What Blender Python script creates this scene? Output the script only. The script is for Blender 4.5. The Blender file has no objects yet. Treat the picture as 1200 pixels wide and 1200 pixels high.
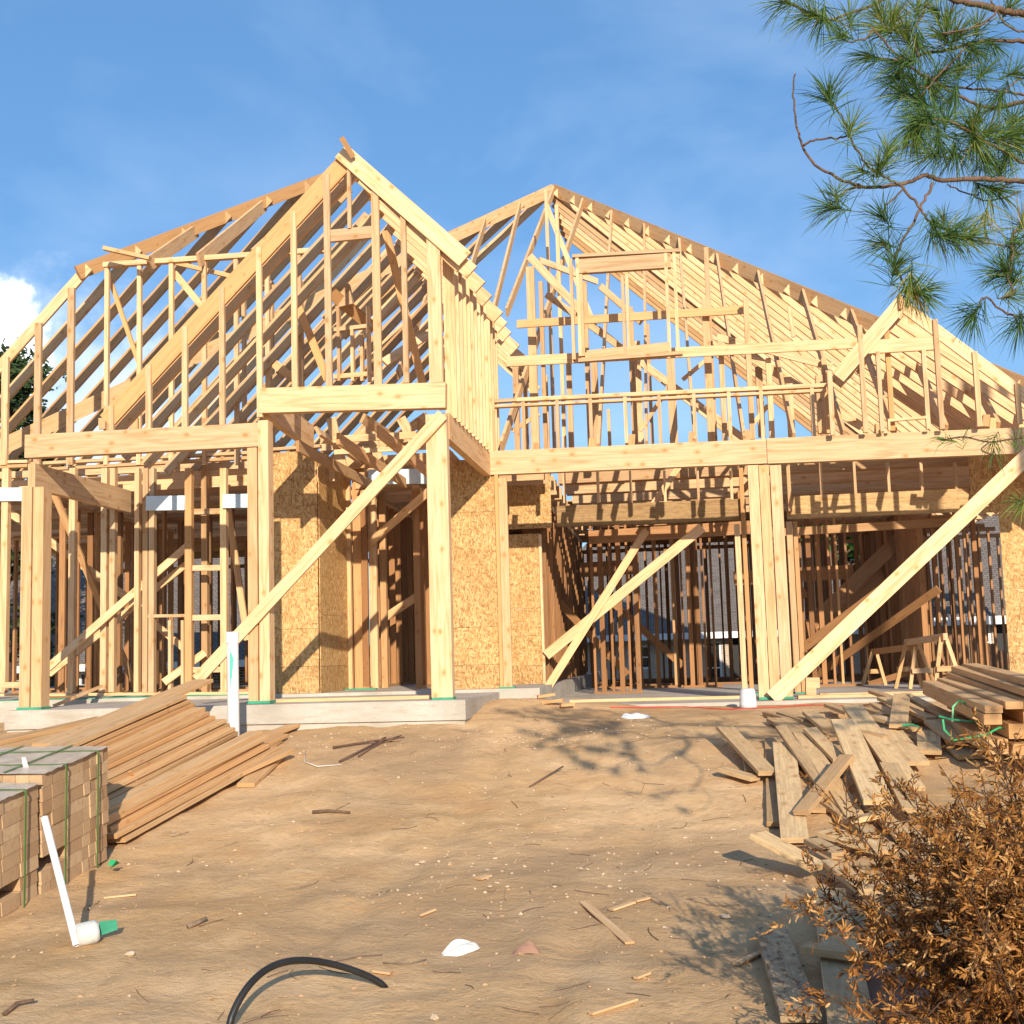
import bpy, bmesh, math, random
from mathutils import Vector, Matrix, noise as mnoise
random.seed(7)
R = random.Random(11)
scene = bpy.context.scene
COL = scene.collection
V = Vector

# ------------------------------------------------------------------ camera
EYE = 0.455
F = 1380.0                      # focal length in pixels of a 1200 px wide frame
YAW = math.atan(190/1380)
PIT = math.radians(5.9)
ROLL = 0.029
SHIFT = 25.4
f0 = V((-math.sin(YAW), math.cos(YAW), 0)); r0 = V((math.cos(YAW), math.sin(YAW), 0))
fw = V((f0.x*math.cos(PIT), f0.y*math.cos(PIT), math.sin(PIT)))
u0 = r0.cross(fw)
rt = r0*math.cos(ROLL) - u0*math.sin(ROLL)
up = u0*math.cos(ROLL) + r0*math.sin(ROLL)
CAM = V((0, 0, EYE))

def ray(px, py):
    return fw + rt*((px-600)/F) + up*((600+SHIFT-py)/F)
def U(px, py, Y):               # point of the plane at depth Y seen at a pixel
    d = ray(px, py); return CAM + d*(Y/d.y)
def UX(px, py, X):
    d = ray(px, py); return CAM + d*(X/d.x)
def XP(px, Y, py=770):
    return U(px, py, Y).x
def proj(P):
    d = P-CAM; z = d.dot(fw)
    return (600+F*d.dot(rt)/z, 600+SHIFT-F*d.dot(up)/z)

cam_d = bpy.data.cameras.new('camera'); cam = bpy.data.objects.new('camera', cam_d); COL.objects.link(cam)
cam_d.sensor_width = 36; cam_d.lens = F/1200*36; cam_d.shift_y = SHIFT/1200
cam_d.clip_end = 3000; cam_d.clip_start = .05
cam.matrix_world = Matrix(((rt.x, up.x, -fw.x, CAM.x), (rt.y, up.y, -fw.y, CAM.y), (rt.z, up.z, -fw.z, CAM.z), (0, 0, 0, 1)))
scene.camera = cam

# ------------------------------------------------------------------ world, sun
SUN = V((.70, -2.3, .90)).normalized()
sl = bpy.data.lights.new('sun', 'SUN'); sl.energy = 5.0; sl.angle = math.radians(.5); sl.color = (1, .88, .71)
so = bpy.data.objects.new('sun', sl); COL.objects.link(so); so.rotation_euler = (-SUN).to_track_quat('-Z', 'Y').to_euler()
so.location = (10, -30, 20)
w = bpy.data.worlds.new('World'); scene.world = w; w.use_nodes = True
nt = w.node_tree; nt.nodes.clear()
def N(t, **k):
    n = nt.nodes.new(t)
    for a, b in k.items(): setattr(n, a, b)
    return n
def L(a, b): nt.links.new(a, b)
sky = N('ShaderNodeTexSky', sky_type='NISHITA'); sky.sun_disc = False
sky.sun_elevation = math.asin(SUN.z); sky.sun_rotation = math.atan2(SUN.x, SUN.y)
sky.altitude = 0; sky.air_density = 1.0; sky.dust_density = .35; sky.ozone_density = 3.2
tc = N('ShaderNodeTexCoord')
# thin high cloud streaks
mp = N('ShaderNodeMapping'); mp.inputs['Scale'].default_value = (1.6, 2.2, 3.6); mp.inputs['Rotation'].default_value = (.1, .75, .3)
L(tc.outputs['Generated'], mp.inputs['Vector'])
n1 = N('ShaderNodeTexNoise'); n1.inputs['Scale'].default_value = 1.7; n1.inputs['Detail'].default_value = 7; n1.inputs['Roughness'].default_value = .52; n1.inputs['Distortion'].default_value = .5
L(mp.outputs[0], n1.inputs['Vector'])
cr = N('ShaderNodeMapRange'); cr.inputs['From Min'].default_value = .44; cr.inputs['From Max'].default_value = .78; cr.inputs['To Max'].default_value = .22
L(n1.outputs[0], cr.inputs[0])
mix1 = N('ShaderNodeMixRGB'); L(cr.outputs[0], mix1.inputs[0]); 
tint = N('ShaderNodeMixRGB', blend_type='MULTIPLY'); tint.inputs[0].default_value = 1; tint.inputs[2].default_value = (.93, 1.08, 1.10, 1)
L(sky.outputs[0], tint.inputs[1])
blu = N('ShaderNodeMixRGB'); blu.inputs[0].default_value = .5; blu.inputs[2].default_value = (.95, 2.45, 5.2, 1); L(tint.outputs[0], blu.inputs[1]); L(blu.outputs[0], mix1.inputs[1]); mix1.inputs[2].default_value = (8.4, 9.4, 10.6, 1)
# one cumulus low on the left
cd = ray(-25, 415).normalized()
dt = N('ShaderNodeVectorMath', operation='DISTANCE'); dt.inputs[1].default_value = cd
nm = N('ShaderNodeVectorMath', operation='NORMALIZE'); L(tc.outputs['Generated'], nm.inputs[0]); L(nm.outputs[0], dt.inputs[0])
n2 = N('ShaderNodeTexNoise'); n2.inputs['Scale'].default_value = 26; n2.inputs['Detail'].default_value = 8; n2.inputs['Roughness'].default_value = .58
L(nm.outputs[0], n2.inputs['Vector'])
ma = N('ShaderNodeMath', operation='MULTIPLY_ADD'); L(n2.outputs[0], ma.inputs[0]); ma.inputs[1].default_value = -.075; L(dt.outputs['Value'], ma.inputs[2])
cr2 = N('ShaderNodeMapRange', interpolation_type='SMOOTHSTEP'); cr2.inputs['From Min'].default_value = .022; cr2.inputs['From Max'].default_value = .000; cr2.inputs['To Min'].default_value = 0; cr2.inputs['To Max'].default_value = .92
L(ma.outputs[0], cr2.inputs[0])
# loose cloud bank seen low through the frame on the left
dt3 = N('ShaderNodeVectorMath', operation='DISTANCE'); dt3.inputs[1].default_value = ray(120, 540).normalized(); L(nm.outputs[0], dt3.inputs[0])
ma3 = N('ShaderNodeMath', operation='MULTIPLY_ADD'); L(n2.outputs[0], ma3.inputs[0]); ma3.inputs[1].default_value = -.22; L(dt3.outputs['Value'], ma3.inputs[2])
cr3 = N('ShaderNodeMapRange', interpolation_type='SMOOTHSTEP'); cr3.inputs['From Min'].default_value = .05; cr3.inputs['From Max'].default_value = -.07; cr3.inputs['To Min'].default_value = 0; cr3.inputs['To Max'].default_value = .35
L(ma3.outputs[0], cr3.inputs[0])
mx = N('ShaderNodeMath', operation='MAXIMUM'); L(cr2.outputs[0], mx.inputs[0]); L(cr3.outputs[0], mx.inputs[1])
mix2 = N('ShaderNodeMixRGB'); L(mx.outputs[0], mix2.inputs[0]); L(mix1.outputs[0], mix2.inputs[1]); mix2.inputs[2].default_value = (12.5, 12.6, 12.8, 1)
bg = N('ShaderNodeBackground'); bg.inputs[1].default_value = .122; L(mix2.outputs[0], bg.inputs[0])
wo = N('ShaderNodeOutputWorld'); L(bg.outputs[0], wo.inputs[0])
scene.view_settings.view_transform = 'Standard'; scene.view_settings.look = 'None'
scene.view_settings.exposure = 0.36; scene.view_settings.gamma = 1
scene.render.engine = 'CYCLES'
scene.render.resolution_x = 1024; scene.render.resolution_y = 1024

# ------------------------------------------------------------------ materials
MATS = {}
def newmat(name, rough=.8, spec=.3):
    m = bpy.data.materials.new(name); m.use_nodes = True
    t = m.node_tree; t.nodes.clear()
    b = t.nodes.new('ShaderNodeBsdfPrincipled'); o = t.nodes.new('ShaderNodeOutputMaterial')
    t.links.new(b.outputs[0], o.inputs[0]); b.inputs['Roughness'].default_value = rough
    b.inputs['Specular IOR Level'].default_value = spec
    MATS[name] = m
    return m, t, b
class G:                        # small node helper
    def __init__(s, t): s.t = t
    def n(s, ty, **k):
        x = s.t.nodes.new(ty)
        for a, b in k.items(): setattr(x, a, b)
        return x
    def l(s, a, b): s.t.links.new(a, b)
    def noise(s, vec, scale, detail=4, rough=.55, dist=0, dim='3D'):
        x = s.n('ShaderNodeTexNoise'); x.noise_dimensions = dim
        x.inputs['Scale'].default_value = scale; x.inputs['Detail'].default_value = detail
        x.inputs['Roughness'].default_value = rough; x.inputs['Distortion'].default_value = dist
        s.l(vec, x.inputs['Vector']); return x.outputs[0]
    def mapp(s, vec, sc=(1, 1, 1), rot=(0, 0, 0), loc=(0, 0, 0)):
        x = s.n('ShaderNodeMapping'); x.inputs['Scale'].default_value = sc; x.inputs['Rotation'].default_value = rot
        x.inputs['Location'].default_value = loc; s.l(vec, x.inputs[0]); return x.outputs[0]
    def rng(s, v, a, b, c=0, d=1, sm=False):
        x = s.n('ShaderNodeMapRange')
        if sm: x.interpolation_type = 'SMOOTHSTEP'
        for i, q in enumerate((a, b, c, d)): x.inputs[i+1].default_value = q
        s.l(v, x.inputs[0]); return x.outputs[0]
    def mix(s, fac, a, b, bt='MIX'):
        x = s.n('ShaderNodeMixRGB', blend_type=bt)
        for i, q in enumerate((fac, a, b)):
            if isinstance(q, (int, float)): x.inputs[i].default_value = q
            elif isinstance(q, tuple): x.inputs[i].default_value = q+(1,)
            else: s.l(q, x.inputs[i])
        return x.outputs[0]
    def math(s, op, a, b=0):
        x = s.n('ShaderNodeMath', operation=op)
        for i, q in enumerate((a, b)):
            if isinstance(q, (int, float)): x.inputs[i].default_value = q
            else: s.l(q, x.inputs[i])
        return x.outputs[0]
    def bump(s, h, b, strength=.3, dist=.01):
        x = s.n('ShaderNodeBump'); x.inputs['Strength'].default_value = strength; x.inputs['Distance'].default_value = dist
        s.l(h, x.inputs['Height']); s.l(x.outputs[0], b.inputs['Normal'])

def wood(name, pale, warm, dark, grey=0.0, knot=1.0, stain=0.0):
    m, t, b = newmat(name, .72, .25); g = G(t)
    uv = g.n('ShaderNodeUVMap').outputs[0]
    at = g.n('ShaderNodeAttribute'); at.attribute_name = 'tone'
    sp = g.n('ShaderNodeSeparateColor'); g.l(at.outputs['Color'], sp.inputs[0])
    tone, brt, rnd = sp.outputs[0], sp.outputs[1], sp.outputs[2]
    gr = g.noise(g.mapp(uv, (1.1, 38, 1)), 1.6, 6, .62, .7)
    gr2 = g.noise(g.mapp(uv, (.7, 9, 1)), 1.5, 4, .5, 1.6)
    bl = g.noise(g.mapp(uv, (1.5, 3, 1)), 1.3, 3)
    c = g.mix(tone, pale, warm)
    c = g.mix(g.rng(gr, .40, .70, 0, .60), c, g.mix(.5, dark, warm))
    c = g.mix(g.rng(gr2, .48, .68, 0, .50), c, dark)
    c = g.mix(g.rng(bl, .55, .8, 0, .35), c, warm)
    vo = g.n('ShaderNodeTexVoronoi'); vo.inputs['Scale'].default_value = 1; vo.inputs['Randomness'].default_value = 1
    vo.voronoi_dimensions = '2D'; g.l(g.mapp(uv, (4.3, 6.5, 1)), vo.inputs['Vector'])
    vs_ = g.n('ShaderNodeSeparateColor'); g.l(vo.outputs['Color'], vs_.inputs[0]); pr = g.rng(vs_.outputs[0], .70, .72)
    vd = g.math('ADD', vo.outputs['Distance'], g.rng(bl, .3, .7, -.03, .03))
    kn = g.math('MULTIPLY', g.rng(vd, .07, .15, .85*knot, 0, True), pr)
    c = g.mix(kn, c, tuple(x*.42 for x in warm))
    ring = g.math('MULTIPLY', g.rng(vd, .12, .34, .55*knot, 0, True), pr)
    c = g.mix(ring, c, warm)
    if grey:
        gn = g.noise(g.mapp(uv, (2.2, 5, 1)), 1.7, 5, .6)
        c = g.mix(g.rng(gn, .35, .7, 0, grey), c, (.29, .245, .19))
    if stain:
        gn = g.noise(g.mapp(uv, (6, 14, 1)), 1.7, 5, .7)
        c = g.mix(g.rng(gn, .5, .6, 0, stain), c, (.17, .085, .04))
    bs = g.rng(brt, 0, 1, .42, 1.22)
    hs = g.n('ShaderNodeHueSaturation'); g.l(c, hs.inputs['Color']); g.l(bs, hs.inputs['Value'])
    g.l(hs.outputs[0], b.inputs['Base Color'])
    g.bump(gr, b, .25, .004)
    return m
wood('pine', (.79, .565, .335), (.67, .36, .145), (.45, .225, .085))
wood('shaded_stud_lumber', (.52, .30, .14), (.38, .18, .07), (.22, .095, .04))  # reddish stud wood, with the shade of the interior darkened into its colour
wood('spf_lumber', (.70, .47, .245), (.58, .30, .115), (.43, .215, .085), knot=.5)
wood('weathered_lumber', (.70, .49, .25), (.52, .31, .14), (.34, .21, .10), grey=.22, stain=.2)
wood('mottled_lumber', (.52, .40, .24), (.42, .27, .13), (.30, .18, .10), grey=.4, stain=.85)
wood('laminated_lumber', (.60, .41, .20), (.48, .27, .10), (.24, .12, .05), knot=0, stain=.35)

def plain(name, col, rough=.7, spec=.3, var=.12, scale=6, bump=0):
    m, t, b = newmat(name, rough, spec); g = G(t)
    ob = g.n('ShaderNodeTexCoord').outputs['Object']
    n = g.noise(ob, scale, 5)
    c = g.mix(g.rng(n, .3, .7), tuple(x*(1-var) for x in col), tuple(min(1, x*(1+var)) for x in col))
    g.l(c, b.inputs['Base Color'])
    if bump: g.bump(g.noise(ob, scale*6, 5), b, bump, .01)
    return m
# oriented strand board
m, t, b = newmat('strand_board', .7, .25); g = G(t)
uv = g.n('ShaderNodeUVMap').outputs[0]
col = None
for i, (ang, sc) in enumerate(((2.2, 1.0), (.9, 1.2), (.25, .9), (1.6, 1.35))):
    vo = g.n('ShaderNodeTexVoronoi'); vo.inputs['Scale'].default_value = 1; vo.voronoi_dimensions = '2D'
    dv = g.n('ShaderNodeVectorMath', operation='ADD')
    nz = g.n('ShaderNodeTexNoise'); nz.inputs['Scale'].default_value = 5; g.l(uv, nz.inputs['Vector'])
    sc2 = g.n('ShaderNodeVectorMath', operation='SCALE'); g.l(nz.outputs['Color'], sc2.inputs[0]); sc2.inputs['Scale'].default_value = .06
    g.l(uv, dv.inputs[0]); g.l(sc2.outputs[0], dv.inputs[1])
    g.l(g.mapp(g.mapp(dv.outputs[0], (1, 1, 1), (0, 0, ang)), (17*sc, 58*sc, 1)), vo.inputs['Vector'])
    s3 = g.n('ShaderNodeSeparateColor'); g.l(vo.outputs['Color'], s3.inputs[0])
    ramp = g.n('ShaderNodeValToRGB'); e = ramp.color_ramp.elements
    e[0].position = 0; e[0].color = (.31, .155, .06, 1); e[1].position = 1; e[1].color = (.71, .48, .23, 1)
    q = ramp.color_ramp.elements.new(.45); q.color = (.54, .315, .12, 1)
    g.l(s3.outputs[0], ramp.inputs[0])
    if col is None: col = ramp.outputs[0]
    else: col = g.mix(g.rng(s3.outputs[1], .52, .58), col, ramp.outputs[0])
big = g.noise(uv, 1.6, 4); col = g.mix(g.rng(big, .4, .75, 0, .35), col, (.38, .21, .08))
at = g.n('ShaderNodeAttribute'); at.attribute_name = 'tone'
sp = g.n('ShaderNodeSeparateColor'); g.l(at.outputs['Color'], sp.inputs[0])
hs = g.n('ShaderNodeHueSaturation'); g.l(col, hs.inputs['Color']); g.l(g.rng(sp.outputs[1], 0, 1, .5, 1.3), hs.inputs['Value'])
hs.inputs['Saturation'].default_value = 1.02
g.l(hs.outputs[0], b.inputs['Base Color']); g.bump(col, b, .2, .004)

# concrete
m, t, b = newmat('concrete', .85, .2); g = G(t)
ob = g.n('ShaderNodeTexCoord').outputs['Object']
a_ = g.noise(ob, 1.2, 6, .6); c_ = g.noise(g.mapp(ob, (1, 1, 6)), 3, 5, .65); d_ = g.noise(ob, 45, 3)
c = g.mix(g.rng(a_, .35, .7), (.52, .475, .41), (.36, .32, .265))
c = g.mix(g.rng(c_, .5, .72, 0, .6), c, (.33, .26, .18))
c = g.mix(g.rng(d_, .62, .72, 0, .45), c, (.22, .19, .15))
g.l(c, b.inputs['Base Color']); g.bump(g.math('ADD', c_, d_), b, .35, .012)

# dirt
m, t, b = newmat('dirt', .95, .08); g = G(t)
ob = g.n('ShaderNodeTexCoord').outputs['Object']
a_ = g.noise(ob, .55, 6, .6, .6); a2 = g.noise(ob, 1.7, 6, .62, .5); f_ = g.noise(ob, 14, 6, .68); f2 = g.noise(ob, 60, 4, .7); f3 = g.noise(g.mapp(ob, (1, 1.2, 1), (0, 0, .3)), 4.5, 6, .7, .4)
c = g.mix(g.rng(a_, .38, .66), (.68, .435, .222), (.50, .305, .14))
c = g.mix(g.rng(a2, .5, .72, 0, .75), c, (.74, .505, .285))
c = g.mix(g.rng(f3, .56, .72, 0, .7), c, (.33, .21, .11))
c = g.mix(g.rng(a2, .30, .46, .60, 0), c, (.60, .32, .13))
c = g.mix(g.rng(f_, .35, .7, 0, .34), c, (.36, .235, .125))
c = g.mix(g.rng(g.noise(ob, .28, 5, .65, 1.0), .48, .62, 0, .8), c, (.41, .265, .145))
c = g.mix(g.rng(f2, .6, .74, 0, .5), c, (.20, .13, .08))
c = g.mix(g.rng(f2, .26, .36, .5, 0), c, (.70, .58, .44))
g.l(c, b.inputs['Base Color'])
hh = g.math('ADD', g.math('MULTIPLY', f3, 1.6), g.math('ADD', f_, g.math('MULTIPLY', f2, .45)))
g.bump(hh, b, .6, .02)

# bricks (real bricks; colour per brick from the tone attribute)
m, t, b = newmat('clay_brick', .9, .15); g = G(t)
at = g.n('ShaderNodeAttribute'); at.attribute_name = 'tone'
sp = g.n('ShaderNodeSeparateColor'); g.l(at.outputs['Color'], sp.inputs[0])
ob = g.n('ShaderNodeTexCoord').outputs['Object']
c = g.mix(sp.outputs[0], (.38, .225, .115), (.56, .385, .22))
c = g.mix(g.rng(g.noise(ob, 30, 4), .45, .75, 0, .5), c, (.33, .215, .14))
g.l(c, b.inputs['Base Color']); g.bump(g.noise(ob, 90, 4), b, .4, .004)

def brickwall(name, c1, c2, mort, sc):
    m, t, b = newmat(name, .9, .15); g = G(t)
    uv = g.n('ShaderNodeUVMap').outputs[0]
    br = g.n('ShaderNodeTexBrick'); br.inputs['Scale'].default_value = sc
    br.inputs['Color1'].default_value = c1+(1,); br.inputs['Color2'].default_value = c2+(1,); br.inputs['Mortar'].default_value = mort+(1,)
    br.inputs['Mortar Size'].default_value = .012; br.inputs['Brick Width'].default_value = .22; br.inputs['Row Height'].default_value = .075
    g.l(uv, br.inputs['Vector']); g.l(br.outputs['Color'], b.inputs['Base Color'])
    g.bump(br.outputs['Fac'], b, -.4, .01)
brickwall('red_brickwork', (.23, .11, .07), (.15, .075, .05), (.42, .37, .31), 1)
brickwall('tan_brickwork', (.50, .38, .28), (.42, .31, .22), (.52, .46, .38), 1)
m, t, b = newmat('roof_shingles', .9, .1); g = G(t)
uv = g.n('ShaderNodeUVMap').outputs[0]
br = g.n('ShaderNodeTexBrick'); br.inputs['Scale'].default_value = 1
br.inputs['Color1'].default_value = (.205, .175, .155, 1); br.inputs['Color2'].default_value = (.145, .125, .115, 1); br.inputs['Mortar'].default_value = (.075, .065, .06, 1)
br.inputs['Mortar Size'].default_value = .014; br.inputs['Brick Width'].default_value = .16; br.inputs['Row Height'].default_value = .085
g.l(uv, br.inputs['Vector'])
c = g.mix(g.rng(g.noise(uv, 2.5, 5), .35, .7, 0, .45), br.outputs['Color'], (.20, .17, .15))
g.l(c, b.inputs['Base Color']); g.bump(br.outputs['Fac'], b, -.5, .02)

plain('white_paint', (.78, .77, .74), .5, .4, .05)
plain('white_plastic', (.70, .69, .66), .4, .45, .10, 14)
plain('house_wrap', (.62, .76, .82), .6, .3, .06)
plain('clear_plastic', (.62, .64, .66), .25, .5, .1)
plain('green_foam', (.045, .27, .16), .7, .3, .2)
plain('green_strap', (.03, .36, .13), .35, .5, .15)
plain('olive_strap', (.09, .18, .05), .45, .4, .25)
plain('black_rubber', (.018, .017, .016), .45, .4, .25)
plain('red_string', (.55, .03, .03), .6, .3, .1)
plain('glass_dark', (.015, .017, .02), .08, .6, .1)
plain('door_dark', (.012, .012, .012), .5, .3, .1)
plain('bark', (.17, .105, .075), .9, .15, .35, 25, .6)
plain('twig_bark', (.145, .09, .06), .9, .15, .3, 30)
plain('deadwood', (.22, .155, .105), .9, .1, .35, 30)
plain('stone', (.53, .40, .27), .9, .2, .25, 30)
plain('rusty_steel', (.12, .065, .045), .8, .3, .3, 30)
plain('cloth_white', (.56, .55, .51), .8, .2, .12, 12, .4)
plain('dark_stem', (.085, .05, .03), .9, .1, .3, 20)
plain('fence_wood', (.25, .135, .075), .85, .15, .3, 5)
plain('red_plywood', (.30, .17, .12), .8, .2, .15, 5)
plain('ink_green', (.10, .62, .36), .5, .3, .1)
plain('pallet_wrap', (.50, .41, .31), .35, .4, .25, 9, .4)

def leafmat(name, cols, trans=.35, rough=.6):
    m, t, b = newmat(name, rough, .25); g = G(t)
    at = g.n('ShaderNodeAttribute'); at.attribute_name = 'tone'
    sp = g.n('ShaderNodeSeparateColor'); g.l(at.outputs['Color'], sp.inputs[0])
    ramp = g.n('ShaderNodeValToRGB'); e = ramp.color_ramp.elements
    e[0].color = cols[0]+(1,); e[1].color = cols[-1]+(1,)
    for i, c in enumerate(cols[1:-1]):
        q = e.new((i+1)/(len(cols)-1)); q.color = c+(1,)
    g.l(sp.outputs[0], ramp.inputs[0]); g.l(ramp.outputs[0], b.inputs['Base Color'])
    tr = g.n('ShaderNodeBsdfTranslucent'); g.l(ramp.outputs[0], tr.inputs[0])
    ms = g.n('ShaderNodeMixShader'); ms.inputs[0].default_value = trans
    o = [x for x in t.nodes if x.type == 'OUTPUT_MATERIAL'][0]
    g.l(b.outputs[0], ms.inputs[1]); g.l(tr.outputs[0], ms.inputs[2]); g.l(ms.outputs[0], o.inputs[0])
leafmat('pine_needles', [(.04, .09, .035), (.09, .175, .04), (.20, .27, .05), (.42, .31, .09)])
leafmat('dead_leaves', [(.10, .036, .011), (.32, .13, .03), (.53, .26, .07), (.74, .48, .22)], .3)
leafmat('evergreen_leaves', [(.018, .035, .014), (.04, .07, .025), (.07, .11, .035)], .25)
leafmat('broadleaf', [(.03, .075, .02), (.07, .15, .03), (.12, .2, .05)], .3)

# ------------------------------------------------------------------ mesh helpers
class MB:
    """collects boxes, tubes and loose faces; links them as one mesh object"""
    def __init__(s): s.v = []; s.f = []; s.uv = []; s.c = []
    def face(s, idx, uvs, col): s.f.append(idx); s.uv.append(uvs); s.c.append(col)
    def quad(s, pts, uvs=None, col=(.5, .5, .5)):
        i = len(s.v); s.v += [V(p) for p in pts]
        s.face(list(range(i, i+len(pts))), uvs or [(0, 0)]*len(pts), col)
    def bar(s, p1, p2, w, t, n=(0, 1, 0), col=None, e1=0, e2=0, ch=0):
        """box from p1 to p2: t thick along n, w wide across; e1/e2 shear the ends (plumb cuts)"""
        p1 = V(p1); p2 = V(p2); a = p2-p1; Ln = a.length; a = a/Ln
        n = V(n); n = (n-a*n.dot(a)).normalized(); sd = a.cross(n)
        if col is None: col = (R.random(), .45+.25*R.random(), R.random())
        ro = R.random()*60; rv = R.random()*20
        i = len(s.v)
        if ch:
            prof = [(w/2-ch, t/2), (w/2, t/2-ch), (w/2, -t/2+ch), (w/2-ch, -t/2), (-w/2+ch, -t/2), (-w/2, -t/2+ch), (-w/2, t/2-ch), (-w/2+ch, t/2)]
        else:
            prof = [(w/2, t/2), (w/2, -t/2), (-w/2, -t/2), (-w/2, t/2)]
        k = len(prof)
        for P, e in ((p1, e1), (p2, e2)):
            for (x, y) in prof: s.v.append(P+sd*x+n*y+a*(e*x))
        per = 0; acc = [0]
        for j in range(k):
            x, y = prof[j]; x2, y2 = prof[(j+1) % k]; per += math.hypot(x2-x, y2-y); acc.append(per)
        for j in range(k):
            j2 = (j+1) % k
            s.face([i+j, i+j2, i+k+j2, i+k+j], [(ro, rv+acc[j]), (ro, rv+acc[j+1]), (ro+Ln, rv+acc[j+1]), (ro+Ln, rv+acc[j])], col)
        dk = (min(1, col[0]+.25), col[1]*.8, col[2])
        s.face(list(range(i+k-1, i-1, -1)), [(ro+prof[j][0], rv+prof[j][1]) for j in range(k-1, -1, -1)], dk)
        s.face(list(range(i+k, i+2*k)), [(ro+prof[j][0], rv+prof[j][1]) for j in range(k)], dk)
        return s
    def box(s, lo, hi, col=None):
        lo = V(lo); hi = V(hi); c = (lo+hi)/2
        return s.bar((lo.x, c.y, c.z), (hi.x, c.y, c.z), hi.z-lo.z, hi.y-lo.y, (0, 1, 0), col)
    def tube(s, pts, rad, k=8, col=(.5, .5, .5), cap=True):
        pts = [V(p) for p in pts]; rad = rad if isinstance(rad, (list, tuple)) else [rad]*len(pts)
        i0 = len(s.v); nrm = None; u = 0
        for j, p in enumerate(pts):
            a = (pts[min(j+1, len(pts)-1)]-pts[max(j-1, 0)]).normalized()
            if nrm is None: nrm = a.orthogonal().normalized()
            nrm = (nrm-a*nrm.dot(a)).normalized(); b2 = a.cross(nrm)
            for q in range(k):
                an = 2*math.pi*q/k
                s.v.append(p+(nrm*math.cos(an)+b2*math.sin(an))*rad[j])
        for j in range(len(pts)-1):
            for q in range(k):
                q2 = (q+1) % k; A = i0+j*k
                s.face([A+q, A+q2, A+k+q2, A+k+q], [(j*.1, q/k), (j*.1, (q+1)/k), (j*.1+.1, (q+1)/k), (j*.1+.1, q/k)], col)
        if cap:
            s.face(list(range(i0+k-1, i0-1, -1)), [(0, 0)]*k, col)
            E = i0+(len(pts)-1)*k; s.face(list(range(E, E+k)), [(0, 0)]*k, col)
        return s
    def build(s, name, mat, parent=None, smooth=False, origin=None):
        if origin is None:
            if parent is None:
                n = len(s.v); mn = V((min(v.x for v in s.v), min(v.y for v in s.v), min(v.z for v in s.v)))
                mxx = V((max(v.x for v in s.v), max(v.y for v in s.v), max(v.z for v in s.v)))
                origin = V(((mn.x+mxx.x)/2, (mn.y+mxx.y)/2, mn.z))
            else: origin = root_loc(parent)
        me = bpy.data.meshes.new(name)
        me.from_pydata([tuple(v-origin) for v in s.v], [], s.f)
        uvl = me.uv_layers.new(name='UVMap'); uvl.data.foreach_set('uv', [c for fu in s.uv for q in fu for c in q])
        ca = me.color_attributes.new('tone', 'FLOAT_COLOR', 'CORNER')
        arr = []
        for fu, c in zip(s.f, s.c): arr += [c[0], c[1], c[2], 1]*len(fu)
        ca.data.foreach_set('color', arr)
        if smooth: me.shade_smooth()
        me.materials.append(MATS[mat])
        o = bpy.data.objects.new(name, me); COL.objects.link(o)
        if parent: o.parent = parent
        if parent is None: o.location = origin
        elif parent.get('_isroot') is None: o.location = (0, 0, 0)
        return o
ROOTS = {}
def root_loc(p):
    while p.parent: p = p.parent
    return V(ROOTS.get(p.name, p.location))
def thing(name, label, cat, loc=(0, 0, 0), group=None):
    o = bpy.data.objects.new(name, None); COL.objects.link(o); o.location = loc; ROOTS[o.name] = V(loc)
    o.empty_display_size = .3
    return tag(o, label, cat, group)
def tag(o, label, cat, group=None):
    o['label'] = label; o['category'] = cat
    if group: o['group'] = group
    ROOTS[o.name] = V(o.location)
    return o

# ------------------------------------------------------------------ ground
PROF = [(-400, -1.3), (4.5, -1.16), (6.5, -1.10), (8.4, -.94), (10, -.69), (11.5, -.41), (12.5, -.27), (13.6, -.25), (14.6, -.235), (24, -.28), (30, -1.3), (45, -1.6), (1500, -1.6)]
def gz(x, y):
    for (a, za), (b, zb) in zip(PROF, PROF[1:]):
        if y <= b:
            t_ = (y-a)/(b-a); z = za+(zb-za)*t_; break
    z += .045*mnoise.noise(V((x*.5, y*.5, 0)))*(1 if y < 13 else .4)
    z += .026*mnoise.noise(V((x*2.1, y*2.1, 3)))
    if y < 14: z += .017*mnoise.noise(V((x*4.6, y*4.6, 5)))+.004*mnoise.noise(V((x*15, y*15, 8)))
    # spoil heaped against the corner of the porch slab
    z += .17*math.exp(-((x+2.05)**2/.28+(y-13.9)**2/.9))
    z += .10*math.exp(-((x+1.2)**2/.5+(y-14.3)**2/.25))
    # wheel ruts
    for xr0 in (-1.9, -.45):
        q_ = x-(xr0+.10*(y-8)*.4+.12*math.sin(y*.8)); z -= .022*math.exp(-q_*q_/.02)*(1 if 4 < y < 12 else 0)-.012*math.exp(-(abs(q_)-.2)**2/.008)*(1 if 4 < y < 12 else 0)
    return z
def Gp(px, py, h=0):            # where the view ray meets the ground (raised by h)
    d = ray(px, py); a = 3.0
    prev = a
    while a < 60:
        p = CAM+d*a
        if p.z < gz(p.x, p.y)+h: break
        prev = a; a *= 1.01
    for _ in range(14):
        m_ = (prev+a)/2; p = CAM+d*m_
        if p.z < gz(p.x, p.y)+h: a = m_
        else: prev = m_
    return CAM+d*a
xs = [-700, -300, -120, -60, -35, -22, -16]; x = -12
while x < 12: xs.append(x); x += .09 if abs(x) < 5 else .25
xs += [12, 16, 22, 35, 60, 120, 300, 700]
ys = [-400, -150, -60, -25, -10, -3, 0, 2]; y = 3.2
while y < 15: ys.append(y); y += .07
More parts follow.
